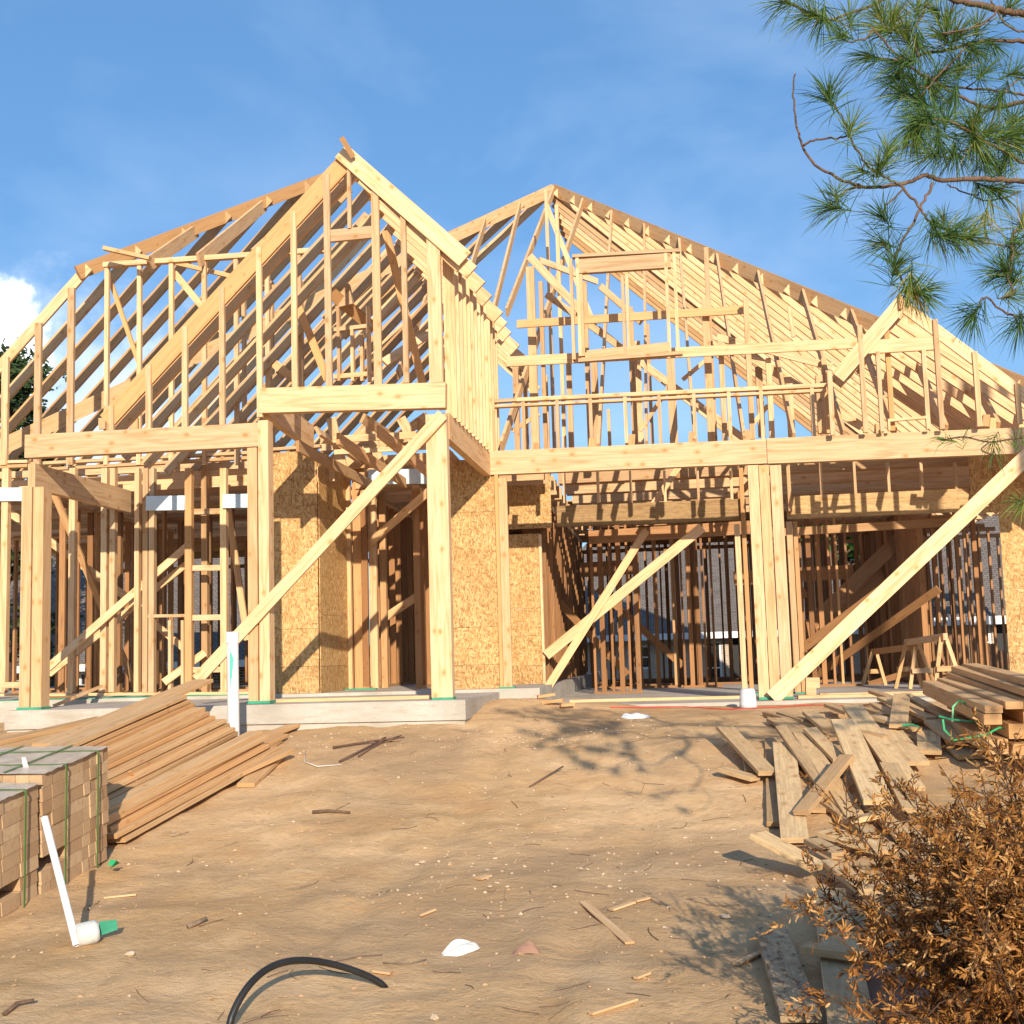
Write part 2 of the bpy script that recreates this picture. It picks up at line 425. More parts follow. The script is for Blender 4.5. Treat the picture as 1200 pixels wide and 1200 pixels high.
while y < 30: ys.append(y); y += .6
ys += [30, 34, 40, 45, 60, 90, 150, 300, 700, 1400]
gm = MB()
gm.v = [V((a, b_, gz(a, b_))) for b_ in ys for a in xs]
nx = len(xs)
for j in range(len(ys)-1):
    for i in range(nx-1):
        q = j*nx+i; gm.face([q, q+1, q+nx+1, q+nx], [(0, 0)]*4, (.5, .5, .5))
go = gm.build('ground', 'dirt', smooth=True, origin=V((0, 0, 0))); go['kind'] = 'structure'
# ------------------------------------------------------------------ the house frame
P1, D2, DG = 12.7, 15.0, 17.0
house = thing('house_frame', 'unfinished timber house frame with open rafters standing on a concrete slab', 'house', (0, D2, 0))
ITEMS = []                     # (name, p1, p2, w, t, n, mat, colour, kwargs)
def stick(name, p1, p2, w, t=.038, n=(0, 1, 0), mat='pine', col=None, tone=None, **k):
    if col is None:
        tn = min(1, tone+R.uniform(-.1, .22)) if tone is not None else R.random()**1.3*.95
        col = (max(0, tn), .26+.50*R.random(), R.random())
    ITEMS.append((name, V(p1), V(p2), w, t, V(n), mat, col, k))
def sp(name, a, b, Y, w=.038, t=.089, **k):      # in the plane at depth Y, ends given where they are seen
    stick(name, U(a[0], a[1], Y), U(b[0], b[1], Y), w, t, **k)
def vst(px, y1, y2, Y, w=.038, t=.089, name='stud', **k):   # plumb stud seen at px, from its foot up
    a = U(px, y1, Y); b = U(px, y2, Y); stick(name, (a.x, Y, a.z), (a.x, Y, b.z), w, t, **k)
def vz(x, z1, z2, Y, w=.038, t=.089, name='stud', **k):
    stick(name, (x, Y, z1), (x, Y, z2), w, t, **k)
FL = .04                       # main slab level
PZ = 2.78                      # underside of the top plates

# --- concrete
m = MB()
x0 = U(5, 850, 12.42).x; x1 = U(546, 850, 12.42).x
m.box((x0, 12.42, -.21), (x1, D2+.2, 0)); m.build('porch_slab', 'concrete', house)
m = MB(); m.box((x0+.015, 12.45, -.6), (x1-.015, D2+.2, -.212)); m.build('footing', 'concrete', house)
m = MB(); m.box((-14.5, D2-.16, -.5), (-1.75, 27, FL)); m.build('floor_slab', 'concrete', house)
gx = -1.747
m = MB(); m.box((gx, 14.66, -.5), (8.6, 27, -.185)); m.build('garage_slab', 'concrete', house)

# --- front beams, posts, braces on the porch
def multi(name, segs, mat='pine', parent=None):
    mb = MB()
    for s_ in segs:
        p1, p2, w_, t_ = s_[:4]; n_ = s_[4] if len(s_) > 4 else (0, 1, 0)
        mb.bar(p1, p2, w_, t_, n_, (R.random()*.45, .42+.28*R.random(), R.random()))
    return mb.build(name, mat, parent or house)
def pbeam(name, a, b, wpx, Y, t=.12):
    p1 = U(a[0], a[1], Y); p2 = U(b[0], b[1], Y); w_ = wpx*Y/F
    n = 3; tt = t/n
    multi(name, [(p1+V((0, (i-(n-1)/2)*tt, 0)), p2+V((0, (i-(n-1)/2)*tt, 0)), w_-(.004 if i % 2 else 0), tt-.002) for i in range(n)])
pbeam('beam', (32, 524), (308, 510), 29.5, P1)
pbeam('beam', (306, 470.5), (523, 464), 31, P1)
pbeam('beam', (574.5, 543.3), (898, 529.5), 28.5, D2)
pbeam('beam', (898.6, 529.3), (1290, 513), 29.5, D2)
def pbeam3(a, ya, b, yb, ha, Yt=.09, up_=None):
    p1 = U(a[0], a[1], ya); p2 = U(b[0], b[1], yb)
    sd = (p2-p1).cross(V((0, 0, 1)))
    multi('beam', [(p1, p2, ha, Yt, sd)])
pbeam3((522, 499.3), P1+.062, (570.5, 544.5), D2-.06, .30)
pbeam3((311, 474.5), P1+.06, (364, 513), 14.35, .30)
pbeam3((37, 558), P1+.02, (150, 588), 15.2, .30)
def post(plies, y1, y2, Y, dep=.18, name='post'):
    segs = []
    for (a, b, *tops) in plies:
        yt = tops[0] if tops else y2
        p = U((a+b)/2, y1, Y); q = U((a+b)/2, yt, Y)
        oy = (tops[1] if len(tops) > 1 else 0)
        segs.append(((p.x, Y+oy, p.z), (p.x, Y+oy, q.z), (b-a)*Y/F-.003, dep-(.012*R.random())))
    return multi(name, segs)
post([(26, 40), (40, 54)], 830, 572, P1)
post([(294, 306.5, 526), (307, 320, 494)], 822, 526, P1)
post([(507, 532.5)], 817.5, 486.5, P1, .15)
post([(889.5, 901.5), (903, 914.5, 545, .03), (916, 929)], 817, 545, D2-.0, .10)
# the sill gaskets below the posts
for (a, b, y, Y, dep) in ((25, 54, 830, P1, .19), (293, 320, 822.5, P1, .19), (508, 533, 818.5, P1, .17), (889, 930, 818, D2, .12)):
    p = U(a, y, Y); q = U(b, y, Y); MB().box((p.x, Y-dep/2-.008, p.z-.02), (q.x, Y+dep/2, p.z+.012)).build('sill_gasket', 'green_foam', house)
for lo_, hi_ in (((-14, D2-.06, FL), (U(296, 817, D2).x, D2+.06, FL+.012)), ((XP(404, D2+1), D2+.98, FL), (XP(440, D2+1), D2+1.1, FL+.02)), ((XP(585, D2), D2-.13, FL), (XP(604, D2), D2-.02, FL+.02)),
                 ((XP(868, DG), DG-.25, -.185), (XP(888, DG), DG+.1, -.165)), ((XP(928, DG), DG-.25, -.185), (XP(948, DG), DG+.1, -.165))):
    MB().box(lo_, hi_).build('sill_gasket', 'green_foam', house)

def brace(a, ya, b, yb, w=.14, t=.04, tone=.15, br=.75, name='brace'):
    p1 = U(a[0], a[1], ya); p2 = U(b[0], b[1], yb)
    stick(name, p1, p2, w, t, (0, 1, 0), col=(tone, br, R.random()))
brace((231, 797), P1-.13, (519, 486), P1-.115, .135)
brace((905, 818), D2-.14, (1215, 524), D2-.16, .19, .04, .05, .85)
brace((640, 768), DG-.13, (823, 618), DG-.13, .14, tone=.25)
brace((638, 812), 16.3, (757, 622), DG+.2, .11, tone=.5)
brace((412, 655), 16.5, (507, 572), 15.6, .11, tone=.35)
brace((442, 730), 17.2, (540, 665), 17.0, .12, tone=.5)

# --- first-floor wall on the left (depth D2)
def plate(a, b, Y, t=.1, w=.042, name='plate', **k): sp(name, a, b, Y, w, t, **k)
plate((-60, 544), (34, 541), D2, tone=.1); plate((-60, 550), (34, 546), D2, tone=.6)
plate((34, 544), (306, 530), D2+.1, tone=.15); plate((60, 550), (306, 536), D2+.1, tone=.3)
plate((-60, 560), (296, 545), D2+.75, w=.10, tone=.2)
plate((-60, 815), (296, 812), D2, w=.036, tone=.4)
for (px, wpx, tn) in ((4, 9, .15), (-34, 9, .2), (84, 8, .1), (122, 8, .05), (132, 7, .25), (161, 6, .1), (171, 7, .35), (178.5, 7, .05), (222, 9, .75), (263.5, 8, .1), (241, 8, .6)):
    vst(px, 811, 549, D2+(.0 if px != 241 else .35), wpx*D2/F*.98, tone=tn)
for (a, b, y, Y) in ((227, 260, 666, D2), (227, 260, 724, D2), (175, 220, 722, D2), (227, 262, 600, D2+.1), (0, 26, 803, D2-.3), (227, 262, 785, D2+.05)):
    sp('blocking', (a, y), (b, y-.6), Y, .075 if y != 722 else .04, .089, tone=.1)
for px, y1, y2 in ((215, 812, 727), (5, 812, 806), (200, 812, 727)): vst(px, y1, y2, D2, tone=.1)
for (a, b, y, h_, Y) in ((-30, 28, 580, 17, D2-.05), (172, 217, 590, 18, D2-.06), (262, 294, 587.5, 17, D2-.06), (432, 506, 559, 18, 16.05)):
    sp('header', (a, y), (b, y-.6), Y, h_*Y/F, .06, mat='house_wrap')
brace((56, 783), 14.6, (222, 638), 15.3, .10, tone=.2); brace((58, 790), 15.2, (220, 660), 15.5, .09, tone=.3)
brace((62, 575), 15.3, (160, 808), 17.5, .09, tone=.55); brace((0, 592), 15.8, (165, 712), 16.6, .11, tone=.1)
brace((178, 728), 15.6, (216, 760), 15.6, .09, tone=.2); brace((66, 826), 13.6, (117, 805), 14.8, .09, tone=.2)
brace((192, 800), 14.9, (240, 765), 15.2, .10, tone=.2); brace((262, 560), 16, (290, 750), 16.2, .09, tone=.4)

# --- strand board walls
def panel(a, b, c_, d_, t=.012, br=.6):   # four corners as points, thin board
    mb = MB(); n = (b-a).cross(d_-a).normalized()
    ro, rv = R.random()*9, R.random()*9
    P = [a, b, c_, d_]; w_ = (b-a).length; h_ = (d_-a).length
    uv = [(ro, rv), (ro+w_, rv), (ro+w_, rv+h_), (ro, rv+h_)]
    q = [p+n*t for p in P]; cl = (.5, br, .5)
    mb.quad(P, uv, cl); mb.quad(q[::-1], uv[::-1], cl)
    for i in range(4):
        j = (i+1) % 4; mb.quad([P[j], P[i], q[i], q[j]], [uv[j], uv[i], uv[i], uv[j]], cl)
    return mb.build('sheathing_panel', 'strand_board', house)
def wallpanels(xa, ya, xb, yb, z0, zs, dark_last=False):
    zz = [z0]+zs
    for i, (a, b) in enumerate(zip(zz, zz[1:])):
        panel(V((xa, ya, a+.002)), V((xb, yb, a+.002)), V((xb, yb, b-.002)), V((xa, ya, b-.002)), br=(.42 if i == 0 else .50+.14*R.random()))
xl, xr = XP(320, D2), XP(374, D2); ztop = U(350, 529, D2).z
zs = [U(350, y, D2).z for y in (781, 737, 593, 529)]
wallpanels(xl, D2, xr, D2, FL, zs)
wallpanels(xr+.012, D2, xr+.04, D2+1.25, FL, [U(374, y, D2).z for y in (781, 720, 605, 529)])
xl2, xr2 = XP(531, D2), XP(586, D2)
wallpanels(xl2, D2, xr2, D2, FL, [U(560, y, D2).z for y in (779, 735, 600, 538)])
vst(589, 808, 556, D2-.0, .05, .10, tone=.95); vst(596, 812, 560, D2-.05, .11, .05, tone=.1)
xa, xb, xc = XP(600, DG), XP(636.5, DG), XP(652, DG)
wallpanels(xa, DG-.05, xb, DG-.05, U(620, 808, DG).z, [U(620, y, DG).z for y in (780, 745, 713, 626)])
panel(V((xa, DG-.05, U(620, 620, DG).z)), V((xc, DG-.05, U(620, 620, DG).z)), V((xc, DG-.05, U(620, 553, DG).z)), V((xa, DG-.05, U(620, 553, DG).z)), br=.5)
vst(638.5, 806, 626, DG-.04, .038, .09, tone=.1)
xg = XP(1181, DG); xg2 = XP(1290, DG)
wallpanels(xg, DG-.05, xg2, DG-.05, -.18, [U(1190, y, DG).z for y in (765, 690, 600, 530)])
panel(V((XP(1149, DG), DG-.07, U(1190, 600, DG).z)), V((xg, DG-.07, U(1190, 600, DG).z)), V((xg, DG-.07, U(1190, 528, DG).z)), V((XP(1149, DG), DG-.07, U(1190, 528, DG).z)), br=.42)

# --- garage front wall
def hdr(a, b, w, Y, mat='laminated_lumber'):
    sp('header', a, b, Y, w, .09, mat=mat, tone=.25)
hdr((653, 605.5), (874, 597), .30, DG); hdr((922, 595.5), (1180, 584), .32, DG)
for px in [662, 701.5, 740, 780, 819, 858]: vst(px, 590, 552, DG+.02, .038, .09, tone=.08)
for px in [963, 1002.5, 1042, 1081, 1121]: vst(px, 581, 542, DG+.02, .038, .09, tone=.08)
plate((650, 551), (886, 542), DG, tone=.2); plate((926, 541), (1180, 530), DG, tone=.2)
vst(873, 812, 614, DG-.15, .075, .09, tone=.1); vst(881, 812, 548, DG-.1, .06, .09, tone=.9)
vst(935, 812, 611, DG-.15, .08, .09, tone=.1); vst(942, 812, 611, DG-.1, .06, .09, tone=.55)
vst(926, 600, 545, DG-.1, .05, .09, tone=.4)
brace((765, 592), 17.1, (795, 548), 17.6, .09, tone=.5)
brace((858, 588), 17.2, (882, 562), 17.2, .09, tone=.2)

# --- first-floor interior: stud walls in both directions, each stud its own
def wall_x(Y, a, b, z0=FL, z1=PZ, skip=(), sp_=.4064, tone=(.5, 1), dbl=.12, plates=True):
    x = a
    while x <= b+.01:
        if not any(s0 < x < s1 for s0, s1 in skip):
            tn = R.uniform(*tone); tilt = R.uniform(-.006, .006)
            stick('stud', (x, Y, z0+.04), (x+tilt, Y, z1), .038 if R.random() > dbl else .076, .089, tone=tn, mat='shaded_stud_lumber' if R.random() < .8 else 'pine')
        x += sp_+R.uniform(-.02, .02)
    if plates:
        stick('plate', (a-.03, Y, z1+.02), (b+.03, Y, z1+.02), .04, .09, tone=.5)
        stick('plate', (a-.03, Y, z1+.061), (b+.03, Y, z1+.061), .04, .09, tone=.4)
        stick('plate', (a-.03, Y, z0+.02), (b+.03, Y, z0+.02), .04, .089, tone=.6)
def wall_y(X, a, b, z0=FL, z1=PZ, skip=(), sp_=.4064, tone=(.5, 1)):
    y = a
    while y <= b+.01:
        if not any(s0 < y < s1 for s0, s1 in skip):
            stick('stud', (X, y, z0+.04), (X, y, z1), .038, .089, n=(1, 0, 0), tone=R.uniform(*tone), mat='shaded_stud_lumber')
        y += sp_
    for zz in (z1+.02, z1+.061, z0+.02): stick('plate', (X, a-.03, zz), (X, b+.03, zz), .04, .089, n=(1, 0, 0), tone=.5)
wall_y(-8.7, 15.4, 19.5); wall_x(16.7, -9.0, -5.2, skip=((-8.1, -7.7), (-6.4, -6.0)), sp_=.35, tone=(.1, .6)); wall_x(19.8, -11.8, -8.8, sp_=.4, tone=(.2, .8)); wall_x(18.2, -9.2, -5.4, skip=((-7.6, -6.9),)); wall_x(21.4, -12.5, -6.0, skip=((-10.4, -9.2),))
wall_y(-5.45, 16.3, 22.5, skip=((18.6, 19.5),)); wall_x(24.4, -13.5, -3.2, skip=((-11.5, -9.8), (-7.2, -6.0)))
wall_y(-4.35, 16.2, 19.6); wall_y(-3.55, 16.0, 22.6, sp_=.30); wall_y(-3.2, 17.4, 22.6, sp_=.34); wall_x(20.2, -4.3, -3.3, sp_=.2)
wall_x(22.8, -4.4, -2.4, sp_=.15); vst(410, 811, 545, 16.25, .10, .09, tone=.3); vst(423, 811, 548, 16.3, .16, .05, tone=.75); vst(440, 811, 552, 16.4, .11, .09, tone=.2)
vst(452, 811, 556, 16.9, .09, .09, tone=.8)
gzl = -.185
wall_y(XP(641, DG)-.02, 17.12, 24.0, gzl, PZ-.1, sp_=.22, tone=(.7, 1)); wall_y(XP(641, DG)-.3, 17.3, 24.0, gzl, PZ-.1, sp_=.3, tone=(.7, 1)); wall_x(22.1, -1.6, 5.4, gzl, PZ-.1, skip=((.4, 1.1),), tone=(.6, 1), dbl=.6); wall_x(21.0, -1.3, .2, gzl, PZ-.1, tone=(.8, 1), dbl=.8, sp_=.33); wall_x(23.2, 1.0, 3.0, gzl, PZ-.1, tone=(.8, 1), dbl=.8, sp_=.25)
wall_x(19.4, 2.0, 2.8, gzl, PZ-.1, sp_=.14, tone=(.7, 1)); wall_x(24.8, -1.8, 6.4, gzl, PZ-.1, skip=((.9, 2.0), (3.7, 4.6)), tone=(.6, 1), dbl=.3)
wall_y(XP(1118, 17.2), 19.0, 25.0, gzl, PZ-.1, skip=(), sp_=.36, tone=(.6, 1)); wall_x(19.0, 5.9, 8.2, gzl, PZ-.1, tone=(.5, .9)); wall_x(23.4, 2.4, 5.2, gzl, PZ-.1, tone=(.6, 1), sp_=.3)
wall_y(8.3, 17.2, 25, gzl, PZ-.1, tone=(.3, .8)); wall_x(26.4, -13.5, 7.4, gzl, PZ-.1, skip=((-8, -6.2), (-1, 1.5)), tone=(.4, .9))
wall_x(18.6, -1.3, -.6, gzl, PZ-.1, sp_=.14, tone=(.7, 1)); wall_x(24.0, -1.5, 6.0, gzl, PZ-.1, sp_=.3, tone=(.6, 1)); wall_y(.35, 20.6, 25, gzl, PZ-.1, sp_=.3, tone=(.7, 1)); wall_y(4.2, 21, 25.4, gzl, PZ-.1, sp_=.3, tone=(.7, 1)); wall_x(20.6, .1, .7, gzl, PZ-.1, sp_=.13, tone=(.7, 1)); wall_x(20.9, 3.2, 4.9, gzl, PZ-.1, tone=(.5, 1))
for (a, ya, b, yb, w_) in (((735, 790), 20, (640, 690), 19, .12), ((800, 780), 21, (700, 690), 21, .12), ((940, 760), 18.5, (1075, 660), 17.5, .14), ((945, 800), 20, (1100, 690), 18, .12),
                           ((935, 748), 19.6, (1068, 618), 21.2, .24), ((935, 772), 19.8, (1082, 628), 21.5, .24), ((880, 620), 20, (945, 700), 20, .12), ((1010, 805), 20, (1105, 775), 19.5, .1)):
    brace(a, ya, b, yb, w_, tone=.7, br=.55)
for (a, b, Y, h_) in (((680, 668), (745, 664), 20.5, .25), ((860, 678), (1000, 670), 20.8, .24), ((690, 630), (880, 618), 18, .2), ((900, 625), (1110, 612), 18.3, .12)):
    sp('header', a, b, Y, h_, .09, tone=.6)

# --- ceiling joists over the whole ground floor (parallel to the front), added boards that shade the back
y = D2+.45; k = 0
while y < 26:
    x = -13.5
    if y > DG+.1 and k % 3 != 1: stick('joist', (-1.7, y+.1*(k % 3), 3.13), (8.4, y+.1*(k % 3), 3.13), .20, .038, tone=R.random()*.6)
    if y < 19:
        stick('joist', (-13.4, y, PZ+.23), (XP(395, y), y, PZ+.23), .235, .038, tone=R.random()*.6)
        if y > 16.2: stick('joist', (XP(420, y), y, PZ+.23), (-1.75, y, PZ+.23), .235, .038, tone=R.random()*.6)
    else:
        stick('joist', (-13.4, y, PZ+.20), (-1.8, y, PZ+.20), .235, .038, tone=R.random()*.6)
    y += .4064; k += 1
for i in range(4): stick('joist', (U(342+48*i, 500, 13).x, P1+.5, 2.98+.06*i), (U(342+48*i, 500, 13).x+.15, 16.0, 2.90), .14, .038, n=(1, 0, 0), tone=.4)
for (a, b, Y_, w_) in (((376, 516), (500, 509), 14.6, .09), ((392, 530), (500, 524), 14.2, .06), ((400, 556), (510, 551), 17.5, .2), ((405, 578), (505, 573), 18.5, .2), ((410, 596), (505, 592), 20, .2)): sp('joist', a, b, Y_, w_, .04, tone=R.random()*.5)
for (a, ya, b, yb) in (((372, 505), 14, (428, 545), 16.5), ((384, 545), 15.5, (440, 495), 15.5), ((425, 490), 14.5, (470, 520), 16), ((455, 520), 16, (500, 488), 15.5), ((388, 490), 15, (402, 550), 15), ((432, 495), 16, (446, 545), 16), ((470, 490), 15.5, (486, 520), 15.5)): brace(a, ya, b, yb, .13, tone=R.random()*.6, br=.6)
# second-floor boards added over the back rooms to block skylight and darken them
for (xa_, xb_, ya_, yb_) in ((-13.2, -1.8, 21.6, 26.6), (-1.7, 2.5, 23.0, 26.6)):
    x_ = xa_
    while x_ < xb_-.3:
        xe = min(xb_, x_+2.4); mb = MB(); mb.box((x_, ya_, 3.262), (xe-.004, yb_, 3.28)); mb.build('shade_deck', 'strand_board', house); x_ = xe
sp('plate', (320, 527), (376, 523), D2+.02, .04, .1, tone=.2); sp('plate', (376, 524), (531, 516), D2+1.2, .12, .09, tone=.15); sp('plate', (376, 545), (531, 536), D2+1.2, .16, .09, tone=.4)

# --- roof of the front gable: ridge runs back, rafters in planes parallel to the front
RW, RT = .184, .040
def raf(p1, p2, w=RW, name='rafter', n=(0, 1, 0), tone=None, br=None):
    p1 = V(p1); p2 = V(p2); a = (p2-p1).normalized(); n = V(n); sd = a.cross(n)
    if sd.z > 0: sd = -sd
    off = sd*(w/2)
    c = None if tone is None else (tone, br or .62, .5)
    stick(name, p1+off, p2+off, w, RT, n, col=c)
Ga = U(408, 172, P1); Gl = U(118, 487, P1); Gr = U(553, 298, P1)
sL = (Ga.z-Gl.z)/(Ga.x-Gl.x); sR = (Ga.z-Gr.z)/(Gr.x-Ga.x)
raf(Ga, Gl+(Gl-Ga)*.0, .21, tone=.92, br=.62)
raf(Ga+V((0, -.05, 0)), Gr+V((0, -.05, 0)), .20, tone=.05, br=.8)
raf(Ga+V((0.01, .04, -.01)), Gr+V((-.05, .04, -.05)), .19, tone=.1, br=.75)
stick('ridge_board', Ga+V((-.01, -.06, -.10)), Ga+V((0, 5.6, -.12)), .18, .04, n=(1, 0, 0), tone=.7)
stick('ridge_board', U(400, 161, P1-.25), U(414, 184, P1-.12), .06, .04, tone=.6)
y = P1+.5; i = 0
while y < P1+7.0:
    j = R.uniform(-.03, .03)
    raf((Ga.x, y, Ga.z), (Gr.x+j, y, Ga.z-sR*(Gr.x+j-Ga.x)), tone=R.random()*.35, br=.6+.2*R.random())
    y += .58; i += 1
y = P1+.42
while y < P1+8.5:
    zl = 3.1; raf((Ga.x, y, Ga.z), (Ga.x-(Ga.z-zl)/sL, y, zl), .14); y += .61
# gable studs standing on the beams
for (px, wpx, y1, y2) in ((131, 6.5, 505, 476), (174.5, 7, 503, 428), (217, 7, 501, 383), (261, 7, 498, 337), (305, 7, 489, 290), (346, 7, 457, 248), (410, 4.5, 268, 185), (476.5, 6.5, 449, 233), (386, 8, 455, 204), (443.5, 9.5, 452, 203)):
    vst(px, y1, y2, P1-.02, wpx*P1/F, .05, tone=.02+.1*R.random())
multi('post', [((U(512, 449, P1).x, P1, U(512, 449, P1).z), (U(512, 449, P1).x, P1, U(512, 276, P1).z), .15, .09)])
sp('blocking', (388, 277), (440, 272), P1, .14, .05, tone=.1)
# side wall of the gable over the receding beam
p_b0 = U(523, 484, P1); p_b1 = U(573, 531, D2); xs_ = p_b1.x
for k in range(1, 15):
    y = P1+.07+k*.20
    if y > 16.6: break
    t_ = min(1, (y-P1)/(D2-P1)); x = p_b0.x+(p_b1.x-p_b0.x)*t_; zb = p_b0.z+(p_b1.z-p_b0.z)*t_
    zt = Ga.z-sR*(x-Ga.x)-.23
    stick('stud', (x, y, zb), (x, y, zt), .13, .038, n=(0, 1, 0) if k % 2 else (0, 1, 0), col=(R.random()*.3, .6+.25*R.random(), .5))
stick('plate', (p_b0.x, P1+.1, Ga.z-sR*(p_b0.x-Ga.x)-.21), (p_b0.x+.1, 16.6, Ga.z-sR*(p_b0.x-Ga.x)-.23), .09, .04, n=(0, 0, 1), tone=.3)
# second-floor window rough opening and bits inside the gable
for (px, y1, y2) in ((414, 447, 385), (433, 447, 360), (398, 447, 350), (425, 447, 392)): vst(px, y1, y2, 14.6, .04, .09, tone=.1)
sp('header', (392, 350), (412, 345), 14.6, .28, .09, tone=.1); sp('plate', (392, 387), (437, 382), 14.6, .05, .09, tone=.1); sp('plate', (392, 442), (440, 438), 14.6, .06, .09, tone=.3)
brace((388, 343), 14.4, (438, 385), 15.2, .16, tone=.9, br=.45); brace((350, 360), 14.8, (384, 445), 15, .1, tone=.9)
brace((450, 425), 15, (512, 385), 15.6, .12, tone=.1); brace((452, 270), 14, (500, 470), 15, .1, tone=.6); brace((320, 425), 15.5, (352, 450), 15.5, .12, tone=.6)
brace((505, 330), 14.5, (520, 480), 15.5, .12, tone=.6)

# --- main roof on the left: hip with left-plane rafters and short front jacks
A = U(100, 309, D2); sM = 1.02
def onplane(px, py):
    lo, hi = D2, 26
    for _ in range(40):
        m_ = (lo+hi)/2; q = U(px, py, m_)
        if q.z > A.z+sM*(q.x-A.x): hi = m_
        else: lo = m_
    return U(px, py, (lo+hi)/2)
Hh = onplane(392, 199)
hd = (Hh-A)
print('hip end', Hh, 'A', A, 'Ga', Ga)
stick('hip_board', A-hd*.025+V((0, 0, -.09)), Hh+V((0, 0, -.09)), .19, .04, n=hd.cross(V((0, 0, 1))).cross(hd).cross(hd), tone=.85)
k = 0; y = D2
while y < 23.5:
    t_ = min(1, (y-D2)/(Hh.y-D2)); top = A+hd*t_; top.y = y
    zl = 2.95; raf(top, (top.x-(top.z-zl)/sM, y, zl), .15, tone=(.1 if k == 0 else None), br=.72)
    if y > Hh.y and y < 24:
        raf(top, (top.x+(top.z-zl)/sM, y, zl)) if False else None
    y += .61; k += 1
# front jacks, wide faces seen
for (a, b) in (((229, 263), (180, 309)), ((309, 233), (238, 302)), ((389, 206), (300, 300))):
    P_ = onplane(*a); Q_ = U(b[0], b[1], D2-.15)
    Q_ = V((P_.x+.02, Q_.y, Q_.z)); raf(P_, (P_.x, D2-.2, A.z-.05), n=(1, 0, 0), tone=.3, w=.19)
sp('plate', (122, 311), (385, 293), D2+.05, .07, .09, tone=.05); sp('blocking', (122, 291), (176, 303), D2-.3, .05, .09, tone=.3)
sp('blocking', (205, 308), (330, 338), 15.6, .06, .06, tone=.7)
for px, tp in ((5, 419), (43.5, 379), (82, 338)): vst(px, 545, tp, D2-.05, .095, .05, tone=.1)
for px in (124.5, 163, 201, 240, 278, 315, 353): vst(px, 545, 310-(px-124)*.06, D2+.06, .06, .06, tone=.1)
for px in (287, 320, 355): vst(px, 545, 330, 16.5, .05, .09, tone=.3)
brace((128, 325), 15.3, (166, 435), 15.3, .06, tone=.95); brace((203, 318), 15.2, (262, 390), 15.2, .09, tone=.35)
for px in (120, 140, 158, 241): sp('blocking', (px, 503), (px, 490), D2, .1, .04, tone=.6)

# --- big hip roof on the right
s8 = .833
e0 = U(860, 514, D2); ez = e0.z
lo, hi = D2, 40
for _ in range(40):
    m_ = (lo+hi)/2; q = U(648, 217, m_)
    if q.z > ez+s8*(m_-D2): lo = m_
    else: hi = m_
H = U(648, 217, m_)
print('apex', H, 'eave z', ez)
run = (H.z-ez)/s8
RC = V((U(1313, 503, D2).x, D2, ez)); print('RC', RC, H.x+run); LC = V((H.x-run, D2, ez))
def hip(a, b, ext=0):
    d = b-a
    n_ = V((0, 0, 1)).cross(d)
    stick('hip_board', a+V((0, 0, -.10)), b+d*ext+V((0, 0, -.10)), .235, .04, n=n_, tone=.45)
hip(H, RC, .02); hip(H, LC, 0)
y = D2+.12
while y < H.y+.01:           # jacks of the two side planes
    t_ = (y-D2)/(H.y-D2)
    xr_ = RC.x+(H.x-RC.x)*t_; zt = ez+(H.z-ez)*t_
    raf((xr_+.02, y, zt), (RC.x+.35, y, ez-.29), .186, tone=R.random()*.35, br=.6+.22*R.random())
    y += .4064
y = H.y
while y < 26:
    raf((H.x, y, H.z), (RC.x+.35, y, ez-.29), .186); y += .4064
stick('ridge_board', (H.x, H.y, H.z-.1), (H.x, 26.2, H.z-.1), .22, .04, n=(1, 0, 0))
def front_jack(x, yb=D2+.05, w=.16):
    q_ = H.lerp(RC, (x-H.x)/(RC.x-H.x)) if x > H.x else H.lerp(LC, (H.x-x)/(H.x-LC.x)); yt, zt = q_.y, q_.z
    raf((x, yt, zt), (x, yb, zt-s8*(yt-yb)), w, n=(1, 0, 0), tone=.25+.3*R.random(), br=.6)
x = H.x
xx = H.x-.02
def jk(a, b, Yb):
    d_ = (RC-H); lo_, hi_ = 0, 1
    for _ in range(40):
        m_ = (lo_+hi_)/2
        if proj(H+d_*m_)[0] < a: lo_ = m_
        else: hi_ = m_
    p_ = H+d_*m_-V((0, 0, .09)); q_ = U(b[0], b[1], Yb); stick('rafter', p_, q_, .16, .04, V((1, 0, 0)), col=(.35, .6, .5))
jk(649, (594, 366), 18.6); jk(683, (588, 523), D2+.25)
yy = H.y
while yy > 16.9:
    t_ = (yy-D2)/(H.y-D2); xl_ = LC.x+(H.x-LC.x)*t_; zt = ez+(H.z-ez)*t_; xe_ = -6.2
    if xl_ > xe_+.3: raf((xl_-.02, yy, zt), (xe_, yy, zt-s8*(xl_-xe_)), .16)
    yy -= .61
for k in range(2, 13):
    if H.x+.62*k < RC.x: front_jack(H.x+.62*k)
for k in (1, 2, 3): front_jack(H.x-.62*k, yb=17.0)
